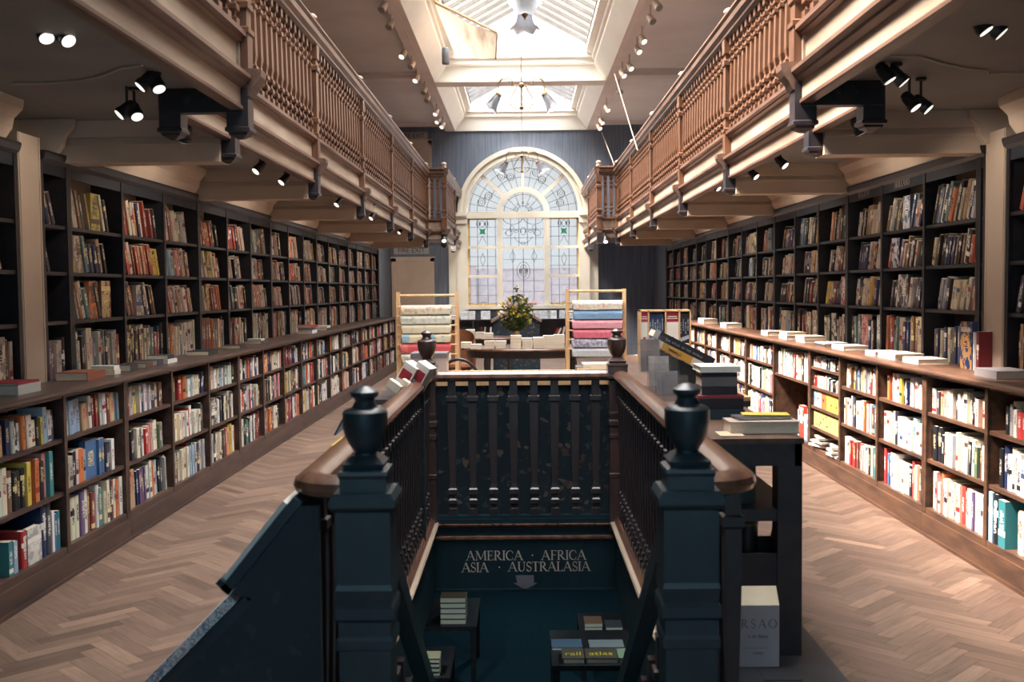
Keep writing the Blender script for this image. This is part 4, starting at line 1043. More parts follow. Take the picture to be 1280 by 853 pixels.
# basement display tables with stacks of books
def low_table(x0, x1, y0, y1, z, label):
    o = thing('display_table', label, 'table', ((x0+x1)/2, (y0+y1)/2, ZL), 'basement tables')
    m = MB(); m.box(x0, x1, y0, y1, z-.05, z); m.build('table_top', CASE, o)
    for x in (x0+.04, x1-.04):
        for y in (y0+.04, y1-.04):
            m = MB(); m.square([(ZL,.025), (z-.3,.03), (z-.05,.035)], x, y, 0); m.build('leg', CASE, o)
zt = -2.0
ya = 9.6
A0, A1 = un(690, 832, ya), un(800, 832, ya)
zt = A0.z
low_table(A0.x, A1.x+.25, ya-.02, ya+1.0, zt, 'basement table holding yellow-titled atlases, seen through the stair opening')
cols = [('mustard', srgb(120,112,90)), ('brown', srgb(96,82,70)), ('brown', srgb(88,74,64)), ('green', srgb(140,150,118)), ('green', srgb(84,112,92)), ('pale', srgb(170,168,150))]
bx = A0.x+.1
for i, (w_, cc, lab, tx) in enumerate(((.21, cols[1][1], 'brown road atlas with yellow title, first of the front row on the basement table', 'rail'), (.30, cols[2][1], 'brown atlas with large yellow title in the middle of the basement table', 'atlas'), (.15, cols[3][1], 'pale green map guide beside the large atlas on the basement table', None), (.14, cols[4][1], 'dark green map guide leaning in the basement front row', None), (.16, cols[5][1], 'pale map guide at the end of the basement front row', None))):
    flat_book(bx+w_/2, ya+.17, zt+.001, w_, .27, .05, cc, lab, txt=((tx, .13, 0, -.05) if tx else None), tcol=YINK, group='basement books'); bx += w_+.01
flat_book(A0.x+.16, ya+.52, zt+.001, .30, .24, .03, srgb(92,110,130), 'blue and yellow boxed map on the back row of the basement table', c2=srgb(220,196,70), group='basement books')
flat_book(A0.x+.55, ya+.52, zt+.001, .34, .22, .025, srgb(140,140,140), 'grey map book on the back row of the basement table', group='basement books')
flat_book(A0.x+.93, ya+.54, zt+.001, .30, .24, .03, srgb(120,140,104), 'green map book on the back row of the basement table', group='basement books')
yb_ = 11.4
B0 = un(731, 795, yb_); low_table(B0.x-.05, B0.x+1.0, yb_-.05, yb_+.8, B0.z, 'dark basement table with one short pile of orange and grey paperbacks')
for i in range(3):
    flat_book(B0.x+.10, yb_+.14+.2*(i == 3), B0.z+.001+.045*i, .20, .26, .043, [srgb(150,100,70), srgb(120,110,110), srgb(170,120,90)][i], ['bottom', 'middle', 'top'][i]+' paperback of the short orange pile on the basement table', group='basement books')
for i in range(2):
    flat_book(B0.x+.33, yb_+.14, B0.z+.001+.045*i, .19, .26, .043, [srgb(120,116,118), srgb(96,92,100)][i], ['lower', 'upper'][i]+' grey paperback beside the short orange pile on the basement table', group='basement books')
C0 = un(548, 782, 11.2); low_table(C0.x-.9, C0.x+.42, 11.15, 12.2, C0.z, 'basement table with a striped book pile under the sign')
for i in range(5):
    flat_book(C0.x+.16, 11.42, C0.z+.001+.06*i, .28, .40, .055, [srgb(60,56,60), srgb(110,90,72), srgb(70,74,84), srgb(60,70,84), srgb(150,118,98)][i], nth(i)+' book from the bottom of the striped basement pile', group='basement books')
D0 = un(522, 846, 9.4); low_table(D0.x-.8, D0.x+.3, 9.35, 10.2, D0.z, 'basement table edge with a small pile of cream books by the stair')
for i in range(4):
    flat_book(D0.x+.10, 9.5, D0.z+.001+.042*i, .21, .2, .04, [srgb(70,66,66), srgb(150,132,104), srgb(90,84,80), srgb(170,150,120)][i], nth(i)+' book from the bottom of the small cream pile by the stair', group='basement books')

# ================================================================== AROUND THE STAIR
# table unit on the carton side
UX0, UX1, UY0, UY1, UZ = .735, 1.150, 4.28, 8.9, .925
o = thing('display_unit', 'long dark open-sided display unit with thick legs beside the stair balustrade', 'display unit', ((UX0+UX1)/2, 6, 0))
m = MB(); m.box(UX0, UX1+.006, UY0-.006, UY1, UZ-.022, UZ); m.build('top', CASEWARM, o)
m = MB(); m.box(UX0, UX1, UY0, UY0+.03, UZ-.115, UZ-.022); m.box(UX0, UX1, UY1-.03, UY1, UZ-.115, UZ-.022); m.box(UX1-.03, UX1, UY0, UY1, UZ-.115, UZ-.022); m.box(UX0, UX0+.03, UY0, UY1, UZ-.115, UZ-.022); m.build('apron', DARK, o)
for x in (UX0, UX1-.10):
    for y in (UY0, 5.75, 7.2, UY1-.10):
        m = MB(); m.box(x, x+.10, y, y+.10, .012 if y < 4.9 else 0, UZ-.115); m.build('leg', DARK, o)
m = MB(); m.box(UX0, UX1-.006, UY0+.02, UY1-.02, .575, .625); m.build('shelf', DARK, o)
m = MB(); m.box(UX0+.01, UX1-.02, UY0+.1, UY1-.1, .06, .09); m.build('lower_shelf', DARK, o)
# dark boxes on the middle shelf
for i, (x0, x1, y0, y1, h, lab) in enumerate(((.90, .985, 4.42, 4.75, .22, 'dark storage box with brass edge on the middle shelf of the display unit'), (.80, .885, 4.42, 4.7, .18, 'small dark box behind the newel on the display unit shelf'))):
    o = thing('storage_box', lab, 'box', ((x0+x1)/2, y0, .625)); m = MB(); m.box(x0, x1, y0, y1, .626, .626+h); m.build('body', BLACK, o); m = MB(); m.box(x1, x1+.004, y0-.003, y0+.004, .63, .626+h); m.box(x0, x1, y0-.004, y0, .626+h-.008, .626+h); m.build('edge_trim', CASEWARM, o)
# the white carton
cx0, cx1, cy0, cz0 = .84, 1.065, 4.15, .013
P0, P1 = un(974, 831, cy0), un(974, 757, cy0)
cx1 = P0.x; cz1 = P1.z
o = thing('carton', 'grey-white lettered carton with one pale flap open, on the floor by the display unit', 'carton', ((cx0+cx1)/2, cy0, cz0))
m = MB(); th = .004
m.box(cx0, cx1, cy0, cy0+th, cz0, cz1); m.box(cx0, cx1, cy0+.10, cy0+.10+th, cz0, cz1); m.box(cx0, cx0+th, cy0+th, cy0+.10, cz0, cz1); m.box(cx1-th, cx1, cy0+th, cy0+.10, cz0, cz1); m.box(cx0+th, cx1-th, cy0+th, cy0+.1, cz0, cz0+th); m.build('body', CARTON, o)
m = MB(); m.hexa([(cx0,cy0,cz1), (cx1,cy0,cz1), (cx1,cy0+.004,cz1+.002), (cx0,cy0+.004,cz1+.002), (cx0,cy0+.075,cz1+.055), (cx1+.005,cy0+.075,cz1+.055), (cx1+.005,cy0+.079,cz1+.057), (cx0,cy0+.079,cz1+.057)]); m.build('flap', FLAP, o)
m = MB(); yq = cy0-.001
serif_mb(m, 'RSAO', .036, face_y(cx1-.078, yq, cz1-.093), .22)
text_mb(m, 'a de Beira', .020, face_y(cx1-.085, yq, cz1-.133)); m.box(cx1-.15, cx1-.045, yq-.0005, yq, cz1-.176, cz1-.1745); text_mb(m, 'produto', .012, face_y(cx1-.085, yq, cz1-.198)); m.build('lettering', paint('carton_print', srgb(110,106,116), .7), o)
o = thing('open_box', 'dark open cardboard box holding round tins behind the white carton', 'box', (.95, 4.4, .09))
m = MB()
for a_ in ((.80, 1.10, 4.30, 4.306), (.80, 1.10, 4.60, 4.606), (.80, .806, 4.306, 4.60), (1.094, 1.10, 4.306, 4.60)): m.box(*a_, .092, .44)
m.build('body', paint('dark_card', srgb(62,56,60), .7), o)
m = MB(); m.hexa([(1.094,4.306,.44), (1.10,4.306,.44), (1.10,4.6,.44), (1.094,4.6,.44), (1.108,4.306,.50), (1.114,4.306,.50), (1.114,4.6,.5), (1.108,4.6,.5)]); m.build('flap', CARTON, o)
o = thing('tin', 'dark round tin with an olive rim standing in the open box', 'tin', (.96, 4.45, .30)); m = MB(); m.lathe([(.0,.045), (.23,.045)], .96, 4.45, .30, 20); m.build('body', BLACK, o, smooth=40); m = MB(); m.lathe([(.23,.047), (.24,.047), (.243,.03)], .96, 4.45, .30, 20); m.build('lid', paint('olive_tin', srgb(96,90,56), .4), o, smooth=40)
# ---- books and racks on the unit top
def stack(x, y, z, specs, where):
    for i, (w_, d_, t_, c, rot, lab) in enumerate(specs):
        flat_book(x, y, z, w_, d_, t_, c, lab+' '+where, rot, group='books on the display unit', name='book'); z += t_+.0008
    return z
W_ = 'in the pile behind the near newel finial'
pz = UZ+.001
px_ = un(905, 545, 5.0).x
stack(px_-.03, 5.05, pz, [(.30, .22, .045, srgb(44,66,80), PI/2, 'teal-spined big dark book, lowest'), (.28, .21, .052, srgb(38,38,46), PI/2, 'thick black book, second up'), (.25, .22, .012, srgb(150,60,70), PI/2, 'thin red-edged book, third up'), (.19, .17, .04, srgb(54,54,60), PI/2, 'black paperback, fourth up'), (.19, .17, .045, srgb(128,130,136), PI/2, 'grey-spined book, fifth up'), (.19, .17, .022, srgb(36,38,46), PI/2, 'black slim book, sixth up'), (.24, .19, .028, srgb(214,214,212), PI/2, 'white book topmost')], W_)
stack(px_+.12, 5.55, pz, [(.26, .2, .03, srgb(46,48,58), PI/2, 'dark flat book, lowest of the low pile'), (.26, .2, .02, srgb(184,150,108), PI/2, 'tan slim book, top of the low pile')], 'between the black pile and the counter')
p = un(968, 552, 4.40)
flat_book(p.x-.04, 4.48, pz, .155, .30, .052, srgb(168,152,140), 'big grey-tan hardback lying at the front corner of the display unit', -PI/2, group='books on the display unit')
flat_book(p.x-.03, 4.52, pz+.053, .12, .24, .012, srgb(64,64,74), 'dark slim booklet on the grey-tan hardback', -PI/2+.12, group='books on the display unit')
flat_book(p.x-.01, 4.53, pz+.066, .10, .20, .006, srgb(204,182,84), 'yellow leaflet topmost at the front corner of the display unit', -PI/2-.1, group='books on the display unit')
flat_book(p.x-.19, 4.40, pz, .10, .14, .004, srgb(200,176,150), 'small printed card lying flat beside the grey-tan hardback', 0, group='books on the display unit')
# sloping easel with two atlases
o = thing('book_easel', 'dark sloping wooden easel carrying two big atlases', 'easel', (1.0, 6.9, UZ))
m = MB(); ex0, ex1, ey0, ey1 = .86, 1.14, 6.75, 7.05
m.hexa([(ex0,ey0,UZ+.001), (ex1,ey0,UZ+.001), (ex1,ey1,UZ+.001), (ex0,ey1,UZ+.001), (ex0,ey0,1.165), (ex1,ey0,1.02), (ex1,ey1,1.02), (ex0,ey1,1.165)]); m.build('body', BLACK, o)
sl_ = math.atan2(1.165-1.02, ex1-ex0)
def tilt_book(x, z, L_, dep, th_, c, lab, title=None, bands=()):
    M = Matrix.Translation((x, ey0-.02, z)) @ Matrix.Rotation(sl_, 4, 'Y')
    m = MB(); m.color = c; m.color2 = (.7,.7,.68); m.rnd = .5
    m.xbox(M, 0, L_, 0, .004, 0, th_); m.xbox(M, 0, L_, .004, dep, 0, .004); m.xbox(M, 0, L_, .004, dep, th_-.004, th_)
    for a_, b_, cc in bands:
        m.color = cc; m.xbox(M, a_, b_, -.0015, .0, .0, th_)
    o = tag(m.build('book', BOOK, origin=tuple(M.translation)), lab, 'book', 'books on the display unit')
    p = MB(); p.xbox(M, .005, L_-.005, .004, dep-.004, .004, th_-.004); p.build('page_block', PAGES, o)
    if title:
        q = MB(); text_mb(q, title[0], title[1], M @ Matrix.Translation((L_*title[2], -.002, th_*.3)) @ Matrix.Rotation(PI/2, 4, 'X')); q.build('title', paint('silver_print', srgb(168,168,172), .5) if c[0] < .2 else INK, o)
tilt_book(.858, 1.171, .43, .30, .05, srgb(196,148,66), 'big atlas with orange, black and cream spine, the lower on the easel', ('WORLD', .026, .3), ((.38, .41, srgb(40,42,50)), (.0, .035, srgb(216,206,184)), (.25, .345, srgb(210,200,182))))
tilt_book(.840, 1.236, .43, .30, .056, srgb(38,40,48), 'big black-spined world atlas, the upper on the easel', ('THE  ATLAS  OF THE  WORLD', .020, .5), ((.0, .035, srgb(176,176,172)),))
# clear acrylic holder with cards
o = thing('acrylic_holder', 'tall clear acrylic leaflet holder in tiers beside the stair handrail', 'leaflet holder', (.80, 6.1, UZ))
hx = .755
for i, (y, zt_, zb, dx) in enumerate(((6.50, 1.355, 1.02, 0), (6.24, 1.26, .96, .02), (5.98, 1.16, .93, .035), (5.74, 1.07, .93, .045))):
    m = MB(); x0, x1 = hx+dx-.03, hx+dx+.11
    tx_ = .05
    m.quad((x0,y,zb), (x1,y,zb), (x1,y+tx_,zt_), (x0,y+tx_,zt_)); m.quad((x0,y-.03,zb), (x1,y-.03,zb), (x1,y-.01,zb+.14), (x0,y-.01,zb+.14))
    for x in (x0, x1): m.quad((x,y-.03,zb), (x,y,zb), (x,y+tx_,zt_), (x,y-.01,zb+.14))
    m.quad((x0,y-.03,zb), (x1,y-.03,zb), (x1,y,zb), (x0,y,zb))
    m.build('tier', ACRYL, o)
m = MB(); m.box(hx-.01, hx+.17, 5.68, 6.6, UZ+.001, UZ+.006); m.build('base', ACRYL, o)
for i, (y, zb, hh, dx, c) in enumerate(((6.485, 1.03, .20, 0, srgb(130,118,114)), (6.225, .97, .17, .02, srgb(160,150,146)), (5.965, .94, .13, .035, srgb(124,118,120)))):
    m = MB(); m.hexa([(hx+dx-.02,y,zb), (hx+dx+.10,y,zb), (hx+dx+.10,y+.01,zb), (hx+dx-.02,y+.01,zb), (hx+dx-.02,y+.03,zb+hh), (hx+dx+.10,y+.03,zb+hh), (hx+dx+.10,y+.04,zb+hh), (hx+dx-.02,y+.04,zb+hh)])
    tag(m.build('leaflet_bundle', paint('leaflets%d' % i, c, .6, tuple(x*.6 for x in c), 14), origin=(hx+dx, y, zb)), ['greyish leaflets in the tallest tier of the acrylic holder', 'pale leaflets in the second tier of the acrylic holder', 'dark leaflets in the third tier of the acrylic holder'][i], 'leaflets', 'leaflets in the acrylic holder')
# slip-case display with navy books
Y = 8.45
q0, q1 = un(800, 388, Y), un(864, 458, Y)
DX0, DX1, DZ1 = q0.x, q1.x, q0.z
o = thing('display_case', 'cream-framed pigeonhole display of navy books with red and white panels, on the display unit', 'display case', ((DX0+DX1)/2, Y, UZ))
pw = (DX1-DX0)
m = MB(); th = .012
zs_ = [UZ+.001, DZ1-.285, DZ1-.012]
for z in zs_: m.box(DX0, DX1, Y, Y+.2, z, z+th)
for fx in (0, .155, .49, .76, .975): m.box(DX0+pw*fx, DX0+pw*fx+.011, Y, Y+.2, UZ+.012, DZ1)
m.box(DX0, DX1, Y+.19, Y+.2, UZ, DZ1); m.build('frame', PINE, o)
for f0, f1 in ((.02, .155), (.515, .76)):
    for zb, zt_ in ((zs_[1]+.012, DZ1-.012), (zs_[0]+.012, zs_[1])):
        pp = MB(); pr = MB(); pt = MB(); pp.box(DX0+pw*f0+.004, DX0+pw*f1-.002, Y+.012, Y+.016, zb, zt_-.085); pr.box(DX0+pw*f0+.004, DX0+pw*f1-.002, Y+.011, Y+.016, zt_-.085, zt_)
        xm = DX0+pw*(f0+f1)/2
        for k, ww in enumerate((.36, .42)): pt.box(xm-pw*(f1-f0)*ww, xm+pw*(f1-f0)*ww, Y+.0095, Y+.011, zt_-.045-.016*k, zt_-.039-.016*k)
        pp.build('white_panel', CARD, o); pr.build('red_panel', REDP, o); pt.build('lettering', WINK, o)
    m = MB(); m.box(DX0+pw*(f0+f1)/2-.012, DX0+pw*(f0+f1)/2+.012, Y+.0105, Y+.012, zs_[1]+.04, zs_[1]+.065); m.build('red_emblem', REDP, o)
cnt = 0
for f0, f1, k in ((.19, .47, 6), (.79, .97, 4)):
    for i in range(k):
        x0 = DX0+pw*(f0+(f1-f0)*i/k); x1 = DX0+pw*(f0+(f1-f0)*(i+1)/k)-.001
        m = MB(); m.color = srgb(38,54,84) if f0 < .5 else srgb(40,42,52); m.color2 = srgb(170,180,196); m.rnd = .31+.07*i
        n0 = len(m.v); m.v += [(x0,Y+.02,zs_[1]+.013), (x1,Y+.02,zs_[1]+.013), (x1,Y+.02,DZ1-.03), (x0,Y+.02,DZ1-.03)]; m.face((n0,n0+1,n0+2,n0+3), [(0,0),(1,0),(1,1),(0,1)])
        m.box(x0, x0+.0015, Y+.0205, Y+.16, zs_[1]+.013, DZ1-.03); m.box(x1-.0015, x1, Y+.0205, Y+.16, zs_[1]+.013, DZ1-.03)
        b = tag(m.build('book', BOOK, origin=((x0+x1)/2, Y, zs_[1])), '%s %s book from the window wall side in the pigeonhole display' % (nth(i), 'navy' if f0 < .5 else 'black'), 'book', 'books in the pigeonhole display')
        p = MB(); p.box(x0+.0015, x1-.0015, Y+.022, Y+.158, zs_[1]+.016, DZ1-.033); p.build('page_block', PAGES, b)

for pts_, lab in (([(15, 105), (60, 104), (100, 101), (125, 96), (150, 86), (178, 82)], 'pale loose cable stapled under the gallery soffit, fire-exit side'), ([(1112, 70), (1150, 71), (1180, 80), (1208, 86), (1234, 88), (1236, 92), (1282, 92)], 'pale loose cable stapled under the gallery soffit, country-sign side')):
    m = MB(); P_ = [unz(a_, b_, 2.592) for a_, b_ in pts_]; m.tube(P_, .005, 6); tag(m.build('cable', CREAM, origin=tuple(P_[0])), lab, 'cable')
# ---- sloping card racks on the fire-exit side of the stair
o = thing('card_rack', 'dark two-tier sloping card rack beside the stair, seen from its end', 'rack', (-.85, 4.6, 0))
def slope(x0, z0, x1, z1, th_): 
    L_ = math.hypot(x1-x0, z1-z0); nx, nz = (z1-z0)/L_, -(x1-x0)/L_
    return [(x0, z0), (x1, z1), (x1+nx*th_, z1+nz*th_), (x0+nx*th_, z0+nz*th_)]
RY0, RY1 = 2.99, 6.3
m = MB(); pr_ = slope(-.648, .935, -.868, .665, .03); m.extrude(pr_, RY0, RY1); m.build('upper_board', EBONY, o)
m = MB(); m.extrude(slope(-.868, .665, -.905, .70, .02), RY0, RY1); m.build('upper_ledge', EBONY, o)
m = MB(); m.extrude(slope(-.80, .64, -1.13, .31, .03), RY0, RY1); m.build('lower_board', EBONY, o)
m = MB(); m.extrude(slope(-1.13, .31, -1.165, .345, .02), RY0, RY1); m.build('lower_ledge', EBONY, o)
for y in (RY0+.002, RY1-.06):
    m = MB(); m.extrude([(-.60,0), (-1.09,0), (-1.135,.325), (-.80,.655), (-.862,.668), (-.652,.925), (-.60,.925)], y, y+.03); m.build('end_panel', FLORALD, o)
def pack(x0, z0, x1, z1, f0, f1, y0, y1, th_, mat_, label, grp, name):
    L_ = math.hypot(x1-x0, z1-z0); nx, nz = -(z1-z0)/L_, (x1-x0)/L_
    if nz < 0: nx, nz = -nx, -nz
    a_ = (x0+(x1-x0)*f0+nx*.003, z0+(z1-z0)*f0+nz*.003); b_ = (x0+(x1-x0)*f1+nx*.003, z0+(z1-z0)*f1+nz*.003)
    m = MB(); m.extrude([a_, b_, (b_[0]+nx*th_, b_[1]+nz*th_), (a_[0]+nx*th_, a_[1]+nz*th_)], y0, y1)
    tag(m.build(name, mat_, origin=((a_[0]+b_[0])/2, (y0+y1)/2, (a_[1]+b_[1])/2)), label, 'card pack', grp)
for i in range(9):
    y = RY0+.02+i*.33
    pack(-.822, .662, -1.152, .332, .08, .97, y, y+.27, .03, BLUEPAT, nth(i)+' blue paisley pack from the near end of the rack, lower tier', 'paisley packs on the card rack', 'card_pack')
for i in range(9):
    y = RY0+.02+i*.33
    pack(-.671, .954, -.891, .684, .10, .97, y, y+.30, .014, [BLUEPAT, CARD, BLUEPAT][i % 3] if i else CARD, nth(i)+' '+('white' if i % 3 == 1 or i == 0 else 'blue-patterned')+' pack from the near end of the rack, upper tier', 'packs on the upper card rack tier', 'card_pack')
for i, (x, y, c, lab) in enumerate(((-.76, 4.45, srgb(30,60,80), 'dark teal booklet standing behind the handrail at the card rack top'), (-.70, 3.75, srgb(206,176,70), 'yellow booklet standing behind the handrail at the card rack top'))):
    m = MB(); m.color = c; m.color2 = srgb(190,200,205); m.rnd = 1.3
    m.hexa([(x-.06,y,.93), (x-.05,y,.93), (x-.05,y+.22,.93), (x-.06,y+.22,.93), (x+.0,y,1.04-.05*i), (x+.01,y,1.04-.05*i), (x+.01,y+.22,1.04-.05*i), (x,y+.22,1.04-.05*i)])
    tag(m.build('booklet', BOOK, origin=(x, y, .93)), lab, 'booklet')
# card boxes by the far newel
for i, px in enumerate((502, 518)):
    o = thing('card_box', ['white card box with a red label, tilted, farther from the far newel', 'white card box with a red label, tilted, beside the far newel'][i], 'card box', tuple(un(px, 475, 6.2)), 'card boxes by the far newel')
    c = un(px-4, 486, 6.15)
    Mx = Matrix.Translation(c) @ Matrix.Rotation(-.35, 4, 'Z') @ Matrix.Rotation(.55, 4, 'Y')
    m = MB(); m.xbox(Mx, -.045, .045, 0, .10, 0, .165); m.build('box', CARD, o)
    m = MB(); m.xbox(Mx, -.036, .036, -.002, 0, .06, .125); m.build('label', REDP, o)
    for k in range(2):
        m = MB(); m.xbox(Mx, -.045, .045, -.09+.03*k, -.05+.03*k, .0, .05-.02*k); m.build('card_row', PAGES, o)
m = MB(); m.box(-.86, -.70, 5.9, 6.7, .90, .93); tag(m.build('card_shelf', DARK, origin=(-.78, 6.3, .9)), 'short dark shelf under the white card boxes by the far newel', 'shelf')

# ================================================================== MIDDLE AND FAR END
# cloth-covered display bench behind the far balustrade
o = thing('display_bench', 'bench covered in dark floral cloth with a pale wooden top behind the far balustrade', 'display bench', (0, 7.25, 0))
m = MB(); m.box(-.70, .70, 7.02, 7.5, 0, .90); m.build('cloth_cover', FLORAL, o)
m = MB(); m.box(-.72, .72, 6.99, 7.54, .905, .965); m.build('top', PINE, o)
for i, (px0, px1, lab) in enumerate(((515, 533, 'grey card box behind the far newel, farther from the stair'), (537, 558, 'grey card box behind the far newel, nearer the bentwood chair'))):
    a_, b_ = un(px0, 459, 7.2), un(px1, 442, 7.2); o = thing('grey_box', lab, 'box', (a_.x, 7.2, .965))
    m = MB(); m.box(a_.x, b_.x, 7.15, 7.4, .966, b_.z); m.build('body', CARTON, o); m = MB(); m.box(a_.x-.004, b_.x+.004, 7.146, 7.404, b_.z-.03, b_.z+.004); m.build('lid', paint('grey_lid%d' % i, srgb(120,116,122), .6), o)
for i, (px, w_, lab) in enumerate(((728, .16, 'black-and-white patterned booklet on the bench behind the far balustrade'), (745, .20, 'pale book lying on the bench near the far newel'))):
    q = un(px, 455, 7.3); flat_book(q.x, 7.25, .967+0*i, w_ if i else .10, .2, .045+.02*i, srgb(214,210,202) if i else srgb(90,90,96), lab, PI/2 if i else 0, c2=srgb(230,230,230))
# bentwood chair behind the bench
q = un(572, 447, 8.3)
o = thing('bentwood_chair', 'dark bentwood chair with a curved back behind the display bench', 'chair', (q.x, 8.3, 0))
m = MB(); m.lathe([(0,.19), (.02,.2), (.035,.19)], q.x, 8.2, .45, 20); m.build('seat', DARK, o, smooth=40)
m = MB(); m.tube([(q.x+.2*cos(PI*i/14), 8.42, .50+.49*sin(PI*i/14)**.6) for i in range(15)], .013); m.build('back_hoop', DARK, o, smooth=60)
m = MB(); m.tube([(q.x+.1*cos(PI*i/10), 8.41, .50+.33*sin(PI*i/10)**.6) for i in range(11)], .01); m.build('inner_hoop', DARK, o, smooth=60)
for dx in (-1, 1):
    for dy in (-1, 1): m = MB(); m.tube([(q.x+.13*dx, 8.2+.13*dy, .45), (q.x+.19*dx, 8.2+.19*dy, 0)], .015); m.build('leg', DARK, o, smooth=60)
# roll racks
def roll_rack(pxl, pxr, ptop, pbar, rolls, label, rlabels, rollspan, mats):
    Y = 13.0
    L_, R_ = un(pxl, ptop, Y), un(pxr, ptop, Y)
    zt_ = (L_.z+R_.z)/2; o = thing('roll_rack', label, 'rack', ((L_.x+R_.x)/2, Y, 0), 'paper roll racks')
    lean = .10
    for x in (L_.x, R_.x):
        m = MB(); m.hexa([(x-.022,Y-.03,0), (x+.022,Y-.03,0), (x+.022,Y+.03,0), (x-.022,Y+.03,0), (x-.022,Y-.03+lean,zt_), (x+.022,Y-.03+lean,zt_), (x+.022,Y+.03+lean,zt_), (x-.022,Y+.03+lean,zt_)]); m.build('upright', PINE, o)
        m = MB(); m.bar((x, Y+.55, 0), (x, Y+.16, zt_*.9), .04, .05); m.build('rear_leg', PINE, o)
        m = MB(); m.bar((x, Y+.04, .30), (x, Y+.44, .30), .03, .04); m.build('stretcher', PINE, o)
    zb = un(650, pbar, Y).z
    m = MB(); m.tube([(L_.x, Y+lean, zb), (R_.x, Y+lean, zb)], .016); m.build('top_rod', PINE, o)
    for i, py in enumerate(rolls):
        z = un(650, py, Y).z; y = Y-.06+lean*z/zt_
        m = MB(); m.tube([(L_.x, y, z+.03), (R_.x, y, z+.03)], .010); m.build('rod', PINE, o)
        a_, b_ = un(rollspan[0], py, Y).x, un(rollspan[1], py, Y).x
        if i: a_ += random.uniform(-.01, .012)
        m = MB(); rr = .054; ce = (y, z-.004)
        m.rings([[(x, ce[0]+(rr+.002*sin(3*k))*cos(2*PI*k/18), ce[1]+rr*sin(2*PI*k/18)) for k in range(18)] for x in (a_, b_)])
        ro = tag(m.build('paper_roll', mats[i], origin=((a_+b_)/2, y, z), smooth=50), rlabels[i], 'paper roll', 'rolls on the racks')
        f = MB(); f.hexa([(a_+.01,y-rr-.004,z-.062), (b_-.01,y-rr-.004,z-.062), (b_-.01,y-rr-.002,z-.062), (a_+.01,y-rr-.002,z-.062), (a_+.01,y-rr-.004,z), (b_-.01,y-rr-.004,z), (b_-.01,y-rr-.002,z), (a_+.01,y-rr-.002,z)]); f.build('loose_end', mats[i], ro)
    return o
PT = lambda n_, base, spots, sc=26, thr=.4: pattern(n_, srgb(*base), [srgb(*c) for c in spots], sc, .7, thr)
lm = [PT('roll_gold', (222,212,190), [(190,150,90), (176,140,96), (200,180,130), (150,130,100)]), PT('roll_sage', (216,214,200), [(170,178,160), (186,190,170), (150,164,150)], 22), PT('roll_cream', (216,208,182), [(206,196,164), (196,190,160), (210,196,150)], 14, .3), PT('roll_map', (220,206,172), [(120,168,190), (150,186,198), (210,170,120), (190,150,120)], 8, .5), PT('roll_red', (206,84,88), [(190,60,74), (216,120,110), (170,196,200), (222,200,160)], 8, .4), PT('roll_pale', (214,206,188), [(150,160,150), (190,160,140), (120,150,160)], 24)]
roll_rack(496.5, 570, 365, 368.5, (385.5, 397.5, 409, 420.5, 433, 445), 'pale pine rack of six map and floral paper rolls by the fire exit door', ['gold floral paper roll, topmost on the map-roll rack', 'sage floral paper roll, second down on the map-roll rack', 'cream paper roll, third down on the map-roll rack', 'blue and sand map roll, fourth down on the map-roll rack', 'red map roll, fifth down on the map-roll rack', 'pale speckled roll, lowest on the map-roll rack'], (501.5, 564), lm)
rm = [PT('roll_flowers', (226,220,208), [(206,130,110), (120,170,168), (216,170,120), (190,190,170), (200,150,160)], 30), PT('roll_blue', (126,164,196), [(110,130,180), (100,110,168), (140,186,206)], 40, .35), PT('roll_pink', (222,160,170), [(214,130,150), (228,180,186), (206,120,140)], 40, .4), PT('roll_rose', (214,112,130), [(206,80,104), (222,150,160), (190,66,92)], 40, .4), PT('roll_navy', (206,204,208), [(74,82,124), (90,98,138), (60,68,108)], 34, .5), PT('roll_silver', (192,196,200), [(170,176,184), (206,208,210), (160,166,174)], 40, .4)]
roll_rack(709.5, 781, 361.5, 365, (381.5, 393.5, 405, 417, 428.5, 440), 'pale pine rack of six bright paper rolls beside the pigeonhole display', ['pastel flower paper roll, topmost on the bright-roll rack', 'blue to violet paper roll, second down on the bright-roll rack', 'light pink paper roll, third down on the bright-roll rack', 'rose red paper roll, fourth down on the bright-roll rack', 'navy and white paper roll, fifth down on the bright-roll rack', 'silvery paper roll, lowest on the bright-roll rack'], (715.5, 778), rm)
# oval tables
def oval_table(cx, cy, rx, ry, z, label, grp=None):
    o = thing('oval_table', label, 'table', (cx, cy, 0), 'oval tables')
    E = lambda rx_, ry_, z_: [(cx+rx_*cos(2*PI*i/48), cy+ry_*sin(2*PI*i/48), z_) for i in range(48)]
    m = MB(); m.rings([E(rx-.02,ry-.02,z-.035), E(rx,ry,z-.028), E(rx,ry,z-.008), E(rx-.012,ry-.012,z)]); m.build('table_top', RAILW, o)
    m = MB(); m.rings([E(rx-.09,ry-.09,z-.13), E(rx-.07,ry-.07,z-.035)]); m.build('apron', DARK, o)
    for dx in (-1, 1):
        for dy in (-1, 1): m = MB(); m.lathe([(0,.02), (.03,.03), (.1,.022), (.4,.03), (.55,.038), (z-.13,.03)], cx+dx*rx*.62, cy+dy*ry*.6, 0, 10); m.build('leg', DARK, o, smooth=40)
oval_table(.10, 14.6, .97, .72, .745, 'large dark oval table covered in stacks of cream books, between the two roll racks')
oval_table(-.62, 17.6, .62, .5, .75, 'smaller oval table with pale books behind the large oval table')
tz = .746
st = [(583, 2, .9), (595.5, 2, 1), (612, 3, 1), (626, 3, .95), (645, 5, 1.0), (659, 4, 1), (673, 4, 1), (686, 5, 1.0), (699, 5, 1.0)]
